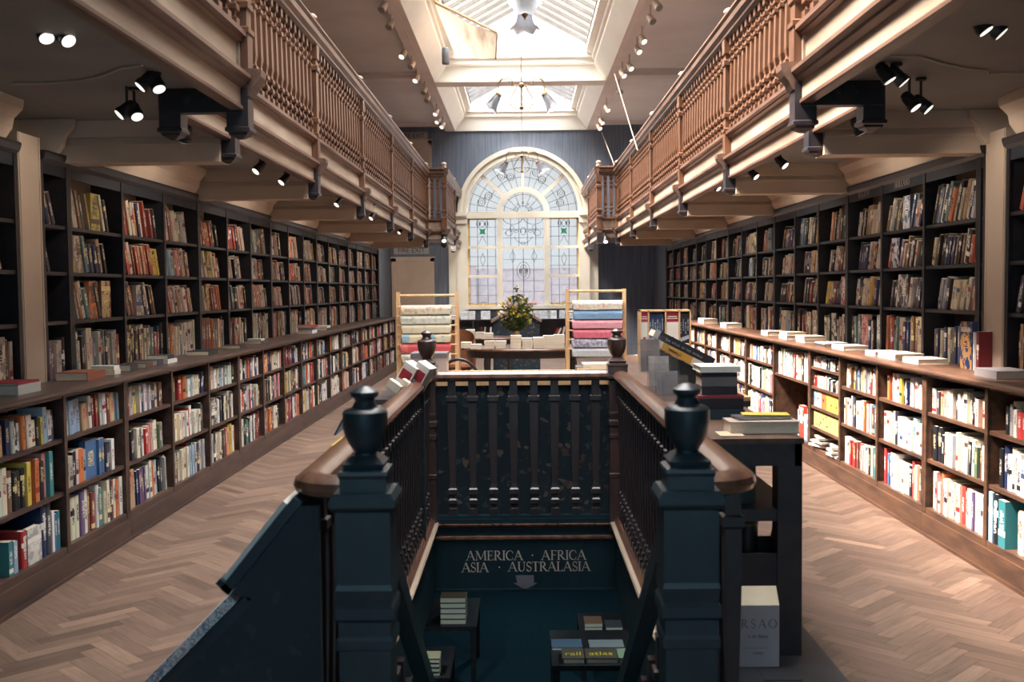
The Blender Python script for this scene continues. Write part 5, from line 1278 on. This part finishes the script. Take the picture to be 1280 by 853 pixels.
for i, (px, k, sc) in enumerate(st):
    yy_ = 14.25 if 590 < px < 700 else 14.5
    x = un(px, 430, yy_).x; z = tz
    for j in range(k):
        th_ = random.uniform(.026, .042); c = random.choice([PALD['cream'], PALD['white'], srgb(210,196,176), srgb(224,214,200)])
        if j == 0 and i in (2, 3, 6): c = srgb(120,100,90)
        flat_book(x+random.uniform(-.004, .004), yy_, z, .147, .2, th_, c, '%s book up in pile %s from fire exit, large oval table' % (nth(j), ORD[i]), PI/2*0+random.choice([0, PI])+random.uniform(-.04, .04), group='book piles on the large oval table'); z += th_+.0006
for i, (px, k) in enumerate(((577, 2), (588, 4), (600, 2), (611, 2))):
    x = un(px, 420, 17.45).x; z = .751
    for j in range(k):
        th_ = random.uniform(.03, .05); flat_book(x, 17.45, z, .15, .22, th_, random.choice([PALD['cream'], PALD['white'], PALD['grey']]), '%s book up in pile %s from fire exit, smaller oval table' % (nth(j), ORD[i]), 0, group='book piles on the smaller oval table'); z += th_+.0006
# vase of flowers
q = un(645.5, 415, 15.1)
o = thing('flower_vase', 'vase of yellow and pale flowers with green leaves on the large oval table', 'vase of flowers', (q.x, 15.1, .746))
vz = .746
m = MB(); m.lathe([(0,.045), (.01,.05), (.17,.052), (.20,.046), (.205,.042), (.19,.04)], q.x, 15.1, vz, 16); m.build('vase', paint('vase_glaze', srgb(196,170,130), .4), o, smooth=40)
random.seed(3)
stm, lf = MB(), MB(); heads = []
for i in range(70):
    a_ = random.uniform(0, 2*PI); r_ = random.uniform(.02, .27); h_ = random.uniform(.18, .52)*(1.0 if r_ < .16 else .8)
    p0 = Vector((q.x+.03*cos(a_), 15.1+.03*sin(a_), vz+.17)); p1 = Vector((q.x+r_*cos(a_), 15.1+r_*sin(a_), vz+.20+h_))
    if i == 0: p1 = Vector((q.x+.02, 15.05, vz+.83))
    mid = p0.lerp(p1, .5)+Vector((0, 0, .03)); stm.tube([p0, mid, p1], .003, 5); heads.append(p1)
    for k in range(24):
        f_ = random.uniform(.3, 1); c = p0.lerp(p1, f_); d = Vector((random.gauss(0,1), random.gauss(0,1), random.gauss(.2,.7))).normalized(); u_ = d.cross(Vector((random.random(), random.random(), 1))).normalized()
        l_ = random.uniform(.04, .075); w_ = l_*.36
        lf.quad(c, c+d*l_*.5+u_*w_, c+d*l_, c+d*l_*.5-u_*w_)
stm.build('stems', STEM, o); lf.build('foliage', LEAF, o)
for i, p1 in enumerate(heads[:44]):
    m = MB(); yel = i % 3 != 1
    for k in range(9):
        d = Vector((random.gauss(0,1), random.gauss(-.4,1), random.gauss(.3,1))).normalized(); u_ = d.cross(Vector((random.random(), random.random(), 1))).normalized(); l_ = .045 if yel else .062
        m.quad(p1, p1+d*l_*.6+u_*l_*.4, p1+d*l_, p1+d*l_*.6-u_*l_*.4)
    m.build('blossom', YELF if yel else PINKF, o)
random.seed(11)
# hooded floral settle behind the tables
q = un(645, 400, 18.6); hx0, hx1 = un(614, 400, 18.6).x, un(677, 400, 18.6).x; xm = (hx0+hx1)/2; ze = un(645, 400, 18.6).z; za = ze+.26
o = thing('floral_booth', 'gable-topped stand upholstered in dark floral cloth with pale wooden edges, behind the flowers', 'display stand', (xm, 18.6, 0))
m = MB(); m.extrude_x([(18.55,0), (18.55,ze-.02), (19.0,ze-.02), (19.0,0)], hx0+.03, hx1-.03); m.poly([(hx0+.03,18.55,ze-.02), (hx1-.03,18.55,ze-.02), (xm,18.55,za-.03)]); m.poly([(hx1-.03,19.0,ze-.02), (hx0+.03,19.0,ze-.02), (xm,19.0,za-.03)])
m.quad((hx0+.03,18.55,ze-.02), (xm,18.55,za-.03), (xm,19,za-.03), (hx0+.03,19,ze-.02)); m.quad((hx1-.03,18.55,ze-.02), (xm,18.55,za-.03), (xm,19,za-.03), (hx1-.03,19,ze-.02)); m.build('cloth_body', FLORAL, o)
for s in (-1, 1):
    x = hx0 if s < 0 else hx1
    m = MB(); m.hexa([(x,18.5,ze-.05), (xm,18.5,za-.05), (xm,19.05,za-.05), (x,19.05,ze-.05), (x,18.5,ze), (xm,18.5,za), (xm,19.05,za), (x,19.05,ze)]); m.build('roof_board', paint('driftwood%d' % s, srgb(150,130,114), .6), o)
# woven chair
q = un(573, 425, 15.6)
o = thing('woven_chair', 'orange-brown woven armchair with a rounded back beside the map-roll rack', 'chair', (q.x, 15.6, 0))
m = MB()
ringsb = [[(q.x+rr*cos(a_), 15.7+rr*sin(a_), z_) for a_ in [PI*(-.15+1.3*i/16) for i in range(17)]] for z_, rr in ((.40,.25), (.7,.27), (.95,.24))]
top = [[(p[0], p[1], p[2]-(.28*(1-sin(PI*i/16)**.7) if j == 2 else 0)) for i, p in enumerate(rg)] for j, rg in enumerate(ringsb)]
m.rings(top, cap=False, closed=False); m.rings([[((p[0]-q.x)*.94+q.x, (p[1]-15.7)*.94+15.7, p[2]) for p in rg] for rg in top], cap=False, closed=False); m.build('back', WICKER, o, smooth=50)
m = MB(); m.lathe([(.36,.22), (.40,.25), (.44,.24), (.45,.2)], q.x, 15.7, 0, 20); m.build('seat', WICKER, o, smooth=50)
for dx in (-1, 1):
    for dy in (-1, 1): m = MB(); m.tube([(q.x+.14*dx, 15.7+.14*dy, .38), (q.x+.18*dx, 15.7+.18*dy, 0)], .016); m.build('leg', CASE, o)
# low shelves under the window with books shown face out
bz = un(650, 399, 23.75).z
o = thing('window_bookcase', 'low dark bookcase running under the arched window', 'bookcase', (0, 23.9, 0))
x0, x1 = -1.9, 1.9
m = MB(); m.box(x0, x1, 23.72, 24.05, bz-.03, bz); m.build('top', DARK, o)
m = MB(); m.box(x0, x1, 23.76, 24.05, 0, .1); m.build('plinth', DARK, o); m = MB(); m.box(x0, x1, 24.03, 24.05, .1, bz-.03); m.build('back_panel', DARK, o)
for i in range(6): x = x0+.01+(x1-x0-.02)*i/5; m = MB(); m.box(x-.015, x+.015, 23.74, 24.03, .1, bz-.03); m.build('divider', DARK, o)
for i in range(5):
    a_ = x0+(x1-x0)*i/5
    for z in (.42, .1): m = MB(); m.box(a_+.03, a_+(x1-x0)/5-.02, 23.75, 24.03, z-.02, z); m.build('shelf', DARK, o)
pxs = [568, 581, 589.5, 607, 627, 645, 668, 681, 690, 703, 718, 733]
for i, px in enumerate(pxs):
    x = un(px, 395, 23.8).x; w_ = random.uniform(.14, .26); h_ = .19
    c = random.choice([srgb(206,208,210), srgb(186,190,194), srgb(214,210,202), srgb(176,176,176)])
    m = MB(); m.color = c; m.color2 = srgb(150,156,162); m.rnd = 1.2+.13*i; n0 = 0
    tl = .05
    m.v += [(x-w_/2,23.78,bz+.001), (x+w_/2,23.78,bz+.001), (x+w_/2,23.78+tl,bz+h_), (x-w_/2,23.78+tl,bz+h_)]; m.face((0,1,2,3), [(0,0),(1,0),(1,1),(0,1)])
    m.hexa([(x-w_/2,23.79,bz+.001), (x+w_/2,23.79,bz+.001), (x+w_/2,23.82,bz+.001), (x-w_/2,23.82,bz+.001), (x-w_/2,23.79+tl,bz+h_), (x+w_/2,23.79+tl,bz+h_), (x+w_/2,23.82+tl,bz+h_), (x-w_/2,23.82+tl,bz+h_)])
    tag(m.build('book', BOOK, origin=(x, 23.8, bz)), '%s pale picture book from the fire exit, propped on the bookcase under the window' % nth(i), 'book', 'books propped under the window')
for i, (px, c, ln) in enumerate(((604, 'grey', .1), (612, 'white', .05), (690, 'red', .5), (694, 'white', .45), (698, 'maroon', .3), (702, 'white', .2), (601, 'maroon', 0))):
    x = un(px, 412, 23.8).x; zb = .431+.13*0
    m = MB(); m.color = PALD[c]; m.color2 = col2_for(PALD[c]); m.rnd = .3+.1*i
    M = Matrix.Translation((x, 23.8, .425)) @ Matrix.Rotation(ln, 4, 'Y'); m.xbox(M, 0, .035, 0, .18, 0, .27)
    tag(m.build('book', BOOK, origin=(x, 23.8, .425)), '%s book %s on the upper shelf under the window, %s from the fire exit' % (c, 'leaning' if ln > .15 else 'standing', nth([1, 2, 3, 4, 5, 6, 0][i])), 'book', 'books on the shelf under the window')

# books lying on the two counters
CT = TOP+.001
def counter_pile(s, px, py, specs, lab):
    Yp = None
    pt = Vector((s*2.665, 2.665*F/abs(px-653), TOP))
    z = CT
    for i, (w_, d_, t_, c) in enumerate(specs):
        pos = nth(i)+' from the bottom, ' if len(specs) > 1 else ''
        flat_book(pt.x, pt.y, z, d_, w_, t_, c, pos+lab, 0 if s > 0 else PI, group='books lying on the counters'); z += t_+.0006
cr_, wh_, gy_ = srgb(220,212,196), srgb(222,222,218), srgb(150,148,146)
counter_pile(-1, 96, 468, [(.26, .19, .05, srgb(140,84,66))], 'brown book lying flat on the counter by the pilaster, fire-exit wall')
counter_pile(-1, 127, 464, [(.10, .16, .03, cr_), (.09, .15, .025, wh_)], 'small white book in the pile beside the brown book, fire-exit counter')
counter_pile(-1, 148, 459, [(.13, .17, .042, srgb(54,54,62))], 'dark small book on the fire-exit counter, second past the brown book')
counter_pile(-1, 168, 456, [(.13, .17, .035, srgb(96,70,62))], 'brown small book on the fire-exit counter, third past the brown book')
counter_pile(-1, 182, 453, [(.13, .17, .04, srgb(70,70,84))], 'slate small book on the fire-exit counter, fourth past the brown book')
counter_pile(-1, 198, 450, [(.20, .17, .03, wh_), (.14, .15, .03, srgb(60,60,70))], 'book in the low pile ending the row on the fire-exit counter')
counter_pile(-1, 250, 439.5, [(.26, .19, .035, srgb(50,52,58))], 'dark book lying alone in the middle of the fire-exit counter')
counter_pile(-1, 290, 431, [(.2, .17, .03, srgb(60,58,60))], 'dark slim book lying before the second bookcase, fire-exit counter')
counter_pile(-1, 318, 427, [(.24, .18, .03, srgb(70,66,66)), (.14, .14, .02, wh_)], 'book in the two-book pile, fire-exit counter')
counter_pile(-1, 383, 413, [(.3, .18, .04, wh_), (.2, .18, .03, srgb(60,100,150)), (.3, .2, .03, srgb(180,60,60))], 'book in the red, blue and white pile, fire-exit counter')
counter_pile(-1, 402, 410, [(.3, .18, .03, srgb(60,70,80)), (.26, .17, .03, cr_)], 'book in the far two-book pile, fire-exit counter')
counter_pile(-1, 8, 490, [(.25, .19, .05, srgb(190,190,186)), (.24, .18, .012, srgb(150,50,60))], 'book on the fire-exit counter before the pilaster')
counter_pile(1, 1252, 463, [(.28, .20, .045, srgb(120,116,118))], 'grey book lying on the counter by the pilaster, country-sign wall')
counter_pile(1, 1155, 447.5, [(.28, .20, .035, cr_)], 'cream book lying first past the pilaster, country-sign counter')
counter_pile(1, 1124, 441.5, [(.34, .2, .034, wh_), (.36, .2, .008, cr_)], 'white book in the wide low pile, country-sign counter')
counter_pile(1, 1103, 439, [(.22, .2, .034, wh_)], 'white book beside the wide low pile, country-sign counter')
counter_pile(1, 1061, 431.5, [(.32, .2, .035, wh_)], 'white book lying alone below the Belgium sign, country-sign counter')
counter_pile(1, 1038, 427, [(.3, .2, .02, srgb(72,66,68)), (.3, .2, .012, cr_)], 'thin book in the dark-and-cream pair, country-sign counter')
counter_pile(1, 1012, 422, [(.3, .19, .03, wh_), (.3, .2, .03, cr_)], 'book in the white and cream pile, country-sign counter')
counter_pile(1, 990, 418, [(.32, .2, .04, wh_), (.3, .19, .03, srgb(196,186,166))], 'book in the tall pale pile, country-sign counter')
counter_pile(1, 966, 414.5, [(.3, .2, .05, srgb(208,198,176))], 'cream thick book, country-sign counter past the pale pile')
counter_pile(1, 913, 406, [(.4, .2, .06, wh_)], 'white thick book far along the country-sign counter')
counter_pile(1, 884, 402, [(.5, .2, .07, cr_)], 'cream book at the far end of the country-sign counter')
# loose pile of magazines in the series bay
z = .171
for i in range(6):
    flat_book(XL+.10+random.uniform(-.03, .0), Y0+2*BAY+.22+(.42 if i % 2 else 0)+random.uniform(-.03, .03), z, .19, .25, .016, random.choice([cr_, wh_, srgb(150,170,190), srgb(190,180,160)]), nth(i)+' magazine from the bottom of the untidy heap under the lime-spined series', random.uniform(-.3, .3), group='magazines heaped under the series'); z += .0168

# ================================================================== LAMPS
def spot(px, py, Y, aim, label, mat_=None, twin=False, scale=.68, ztop=None, lit=True):
    """swivelling spotlight hung from above; its lens at the pixel px, py at distance Y"""
    mat_ = mat_ or BLACK
    p = un(px, py, Y); d = Vector(aim).normalized()
    o = thing('spotlight', label, 'spotlight', tuple(p), 'spotlights')
    heads_ = [(p, d)] + ([(p+Vector((.075, .03, -.005)), Vector((d.x*.3+.55, d.y, d.z)).normalized())] if twin else [])
    zt_ = ztop if ztop is not None else p.z+.22*scale
    top = None
    for q_, dd in heads_:
        Mx = Matrix.Translation(q_) @ dd.to_track_quat('-Z', 'Y').to_matrix().to_4x4()
        S = lambda prof: [(h*scale, r*scale) for h, r in prof]
        m = MB(); m.lathe(S([(-.008,.046), (-.004,.052), (.03,.052), (.035,.046), (.10,.044), (.105,.038), (.13,.034), (.14,.02)]), n=16, M=Mx); hd = m.build('lamp_head', mat_, o, smooth=35)
        m = MB(); m.lathe(S([(-.0095,.043), (-.0085,.043)]), n=16, M=Mx); m.build('lens', LENS if lit else DULL, hd)
        b_ = Mx @ Vector((0, 0, .07*scale)); top = Vector((b_.x, b_.y, zt_))
        m = MB(); m.tube([b_+Vector((0,0,.02*scale)), b_+Vector((0,0,.05*scale)), top], .010*scale, 8); m.build('stem', mat_, o)
    m = MB(); m.lathe([(-.025*scale,.03*scale), (-.02*scale,.04*scale), (0,.04*scale)], top.x, top.y, zt_, 14); m.build('mount', mat_, o, smooth=35)
# under the gallery
zs = 2.60
L_ = [(58, 47, 4.25, (.45,-.45,-.8), 'lit twin black spotlight under the near gallery end, fire-exit side, high in the corner', True), (176, 108, 4.95, (-.6,-.3,-.7), 'black twin spotlight under the gallery beside its panelled beam, fire-exit side', True), (150, 143, 5.3, (-.65,-.4,-.7), 'black twin spotlight hung beside the hanging pendant, fire-exit side', True), (230, 176, 6.1, (-.4,.3,-.85), 'black single spotlight just behind the first pendant, fire-exit side', False)]
for px, py, Y, aim, lab, tw in L_: spot(px, py, Y, aim, lab, twin=tw, ztop=zs)
for i, (px, py, Y) in enumerate(((320, 214, 7.5), (352, 228, 8.4), (421, 256, 10.4), (464, 273, 12.6), (478, 281, 14.6), (499, 291, 16.2))):
    spot(px, py, Y, (-.5, -.5, -.7), nth(i)+' small black spotlight past the first pendant under the gallery, fire-exit side', ztop=zs)
R_ = [(1232, 38, 4.3, (.5,-.25,-.8), 'black twin spotlight under the near gallery end, country-sign side', True), (1112, 100, 4.95, (.5,-.2,-.85), 'black twin spotlight below the near fascia, country-sign side', True), (1144, 134, 5.3, (.5,-.35,-.8), 'black twin spotlight beside the hanging pendant, country-sign side', True), (1076, 166, 6.1, (.5,.1,-.85), 'black single spotlight half behind the hanging pendant, country-sign side', False)]
for px, py, Y, aim, lab, tw in R_: spot(px, py, Y, aim, lab, twin=tw, ztop=zs)
for i, (px, py, Y) in enumerate(((1027, 190, 6.9), (981, 207, 7.6), (945, 221, 8.7), (898, 236, 10.4), (879, 247, 11.6), (838, 262, 13.6), (827, 267, 15.0), (800, 281, 17.6))):
    spot(px, py, Y, (.55, -.45, -.7), nth(i)+' small black spotlight past the hanging pendant under the gallery, country-sign side', ztop=zs)
spot(555, 301, 19.45, (.1, -.7, -.7), 'warm spotlight under the gallery step-out beside the window, fire-exit side', ztop=2.60, scale=1.0); spot(757, 302, 19.45, (-.1, -.7, -.7), 'warm spotlight under the gallery step-out beside the window, country-sign side', ztop=2.60, scale=1.0)
# cream ceiling spots along the beams
for i, (px, py) in enumerate(((477, 12), (486, 34), (502, 71), (513, 84), (519, 101), (529, 116), (533, 126), (544, 143), (546, 153), (552, 159))):
    Yc = 3.62*F/(362-py+10)*1.0
    spot(px, py, min(Yc, 23.6), (-.35, -.6, -.75), nth(i)+' cream ceiling spotlight counted from the front, beam on the fire-exit side', CREAM, ztop=ZC, scale=1.0, lit=i in (2, 4, 7, 8, 9))
for i, (px, py) in enumerate(((824, 10), (816, 27), (805, 52), (799, 65), (789, 86), (780, 95), (776, 116), (760, 138), (753, 154), (750, 161))):
    Yc = 3.62*F/(362-py+10)*1.0
    spot(px, py, min(Yc, 23.6), (.35, -.6, -.75), nth(i)+' cream ceiling spotlight counted from the front, beam on the country-sign side', CREAM, ztop=ZC, scale=1.0, lit=i in (2, 3, 4, 5, 7, 8, 9))
# chandeliers
def chandelier(px, py, Y, ang, label, scale=1.0, arms=2):
    p = un(px, py, Y); o = thing('chandelier', label, 'chandelier', tuple(p), 'glass-shaded chandeliers')
    S = scale
    m = MB(); m.lathe([(-.02*S,.004), (0,.02*S), (.02*S,.028*S), (.03*S,.012*S), (.24*S,.010*S), (.25*S,.03*S), (.28*S,.034*S), (.30*S,.012*S), (.36*S,.008*S)], p.x, p.y, p.z, 14); m.build('stem', BRASS, o, smooth=35)
    m = MB(); zt_ = 6.36; k = 46
    m.tube([(p.x+.006*sin(i*1.7), p.y, p.z+.36*S+(zt_-p.z-.36*S)*i/k) for i in range(k+1)], .006, 6); m.build('chain', BRASS, o)
    for a_ in range(arms):
        th_ = ang+2*PI*a_/arms; ux, uy = cos(th_), sin(th_)
        Q = lambda r_, z_: (p.x+ux*r_*S, p.y+uy*r_*S, p.z+z_*S)
        pts = [Q(.01, .0), Q(.08, .0), Q(.13, .05), Q(.13, .12), Q(.08, .20), Q(.05, .26)] 
        m = MB(); m.tube(pts, .007*S, 7); m.tube([Q(.19+.08*cos(x), .26+.08*sin(x)) for x in [PI+.2-(1.9*PI)*i/22 for i in range(14)]] , .006*S, 7)
        m.tube([Q(.03, .27)] + [Q(.18+.09*cos(PI-PI*i/10), .27+.09*sin(PI-PI*i/10)) for i in range(11)] + [Q(.265, .18)], .007*S, 7)
        m.tube([Q(.09+.03*cos(x), .05+.03*sin(x)) for x in [2*PI*i/12 for i in range(10)]], .005*S, 6); ar = m.build('arm', BRASS, o, smooth=60)
        c = Vector(Q(.275, .15)); d = Vector((ux*.55, uy*.55, -.85)).normalized()
        Mx = Matrix.Translation(c) @ d.to_track_quat('-Z', 'Y').to_matrix().to_4x4()
        m = MB(); m.lathe([(.035*S,.02*S), (.03*S,.035*S), (0,.04*S), (-.01*S,.036*S)], n=14, M=Mx); m.build('lamp_holder', BRASS, ar, smooth=35)
        n_ = 24; prof = [(0,.038), (-.03,.05), (-.08,.056), (-.13,.068), (-.165,.088), (-.18,.112)]
        m = MB(); m.rings([[Mx @ Vector(((r_*(1+(.07*cos(6*2*PI*j/n_) if h_ < -.15 else 0)))*S*cos(2*PI*j/n_), r_*(1+(.07*cos(6*2*PI*j/n_) if h_ < -.15 else 0))*S*sin(2*PI*j/n_), (h_-(.012*cos(6*2*PI*j/n_) if h_ < -.17 else 0))*S)) for j in range(n_)] for h_, r_ in prof], cap=False)
        m.build('shade', FROST, ar, smooth=60)
    return o
chandelier(656, 20, 9.0, PI/2, 'chandelier hanging highest in the view, one frosted bell shade facing the stair', 1.15, 2)
chandelier(652, 136, 13.2, 0, 'two-armed brass chandelier hanging against the bright skylight', 1.08)
chandelier(652.5, 215, 19.8, 0, 'small two-armed brass chandelier hanging in front of the arched window', 1.1)

# ================================================================== LIGHT
wd = bpy.data.worlds.new('world'); scene.world = wd; wd.use_nodes = True
bg = wd.node_tree.nodes['Background']; bg.inputs[0].default_value = (.72, .90, 1.0, 1); bg.inputs[1].default_value = 4.2
def area(name, loc, rot, sx, sy, power, c):
    l = bpy.data.lights.new(name, 'AREA'); l.shape = 'RECTANGLE'; l.size = sx; l.size_y = sy; l.energy = power; l.color = c
    o = bpy.data.objects.new(name, l); COL.objects.link(o); o.location = loc; o.rotation_euler = rot; return o
sk = bpy.data.lights.new('sky_light', 'SUN'); sk.energy = 138; sk.angle = math.radians(100); sk.color = (.70, .87, 1.0)
sko = bpy.data.objects.new('sky_light', sk); COL.objects.link(sko); sko.location = (0, 10, 9)
su = bpy.data.lights.new('sun', 'SUN'); su.energy = 108.0; su.angle = math.radians(12); su.color = (.90, .97, 1.0)
so = bpy.data.objects.new('sun', su); COL.objects.link(so); so.rotation_euler = Vector((.62, .12, -1)).to_track_quat('-Z', 'Y').to_euler()
def lamp(name, loc, aim, power, size=2.0, c=(1.0, .86, .72), blend=.7):
    l = bpy.data.lights.new(name, 'SPOT'); l.energy = power; l.spot_size = size; l.spot_blend = blend; l.color = c; l.shadow_soft_size = .05
    o = bpy.data.objects.new(name, l); COL.objects.link(o); o.location = loc; o.rotation_euler = Vector(aim).to_track_quat('-Z', 'Y').to_euler(); return o
for s in (-1, 1):
    for y in (7.6, 10.2, 12.8, 15.4, 18.0): lamp('gallery_lamp_and_fill', (s*2.02, y, 2.42), (s*.75, .1, -.75), 21 if y < 17 or s < 0 else 6, 2.4)
lamp('gallery_lamp_and_fill', (-2.15, 5.75, 2.40), (-.8, .12, -.6), 10, 2.0)  # this and the next are added fill to brighten the pilasters
lamp('gallery_lamp_and_fill', (2.15, 5.9, 2.40), (.8, .1, -.6), 17, 2.0)
lamp('gallery_lamp_and_fill', (-1.7, 20.6, 2.42), (-.2, 1, -.2), 190, 2.0)
lamp('gallery_lamp_and_fill', (1.7, 20.6, 2.42), (.3, 1, -.3), 26, 2.0, (.8, .9, 1.0))  # added cool fill, no fixture, lifting the dark end wall
for x, y in ((-1.2, 9.0), (1.2, 9.6), (0, 13.5)): lamp('basement_fill', (x, y, -.55), (0, .1, -1), 60, 2.7, (.72, .95, 1.0))  # added unseen fill lights that lift the black lower floor
vs = scene.view_settings; vs.view_transform = 'Standard'; vs.look = 'None'; vs.exposure = 0.0; vs.gamma = 1.0; vs.use_curve_mapping = False
scene.cycles.use_denoising = True; scene.cycles.max_bounces = 10; scene.cycles.transparent_max_bounces = 24; scene.cycles.sample_clamp_indirect = 8; scene.cycles.caustics_reflective = False; scene.cycles.caustics_refractive = False
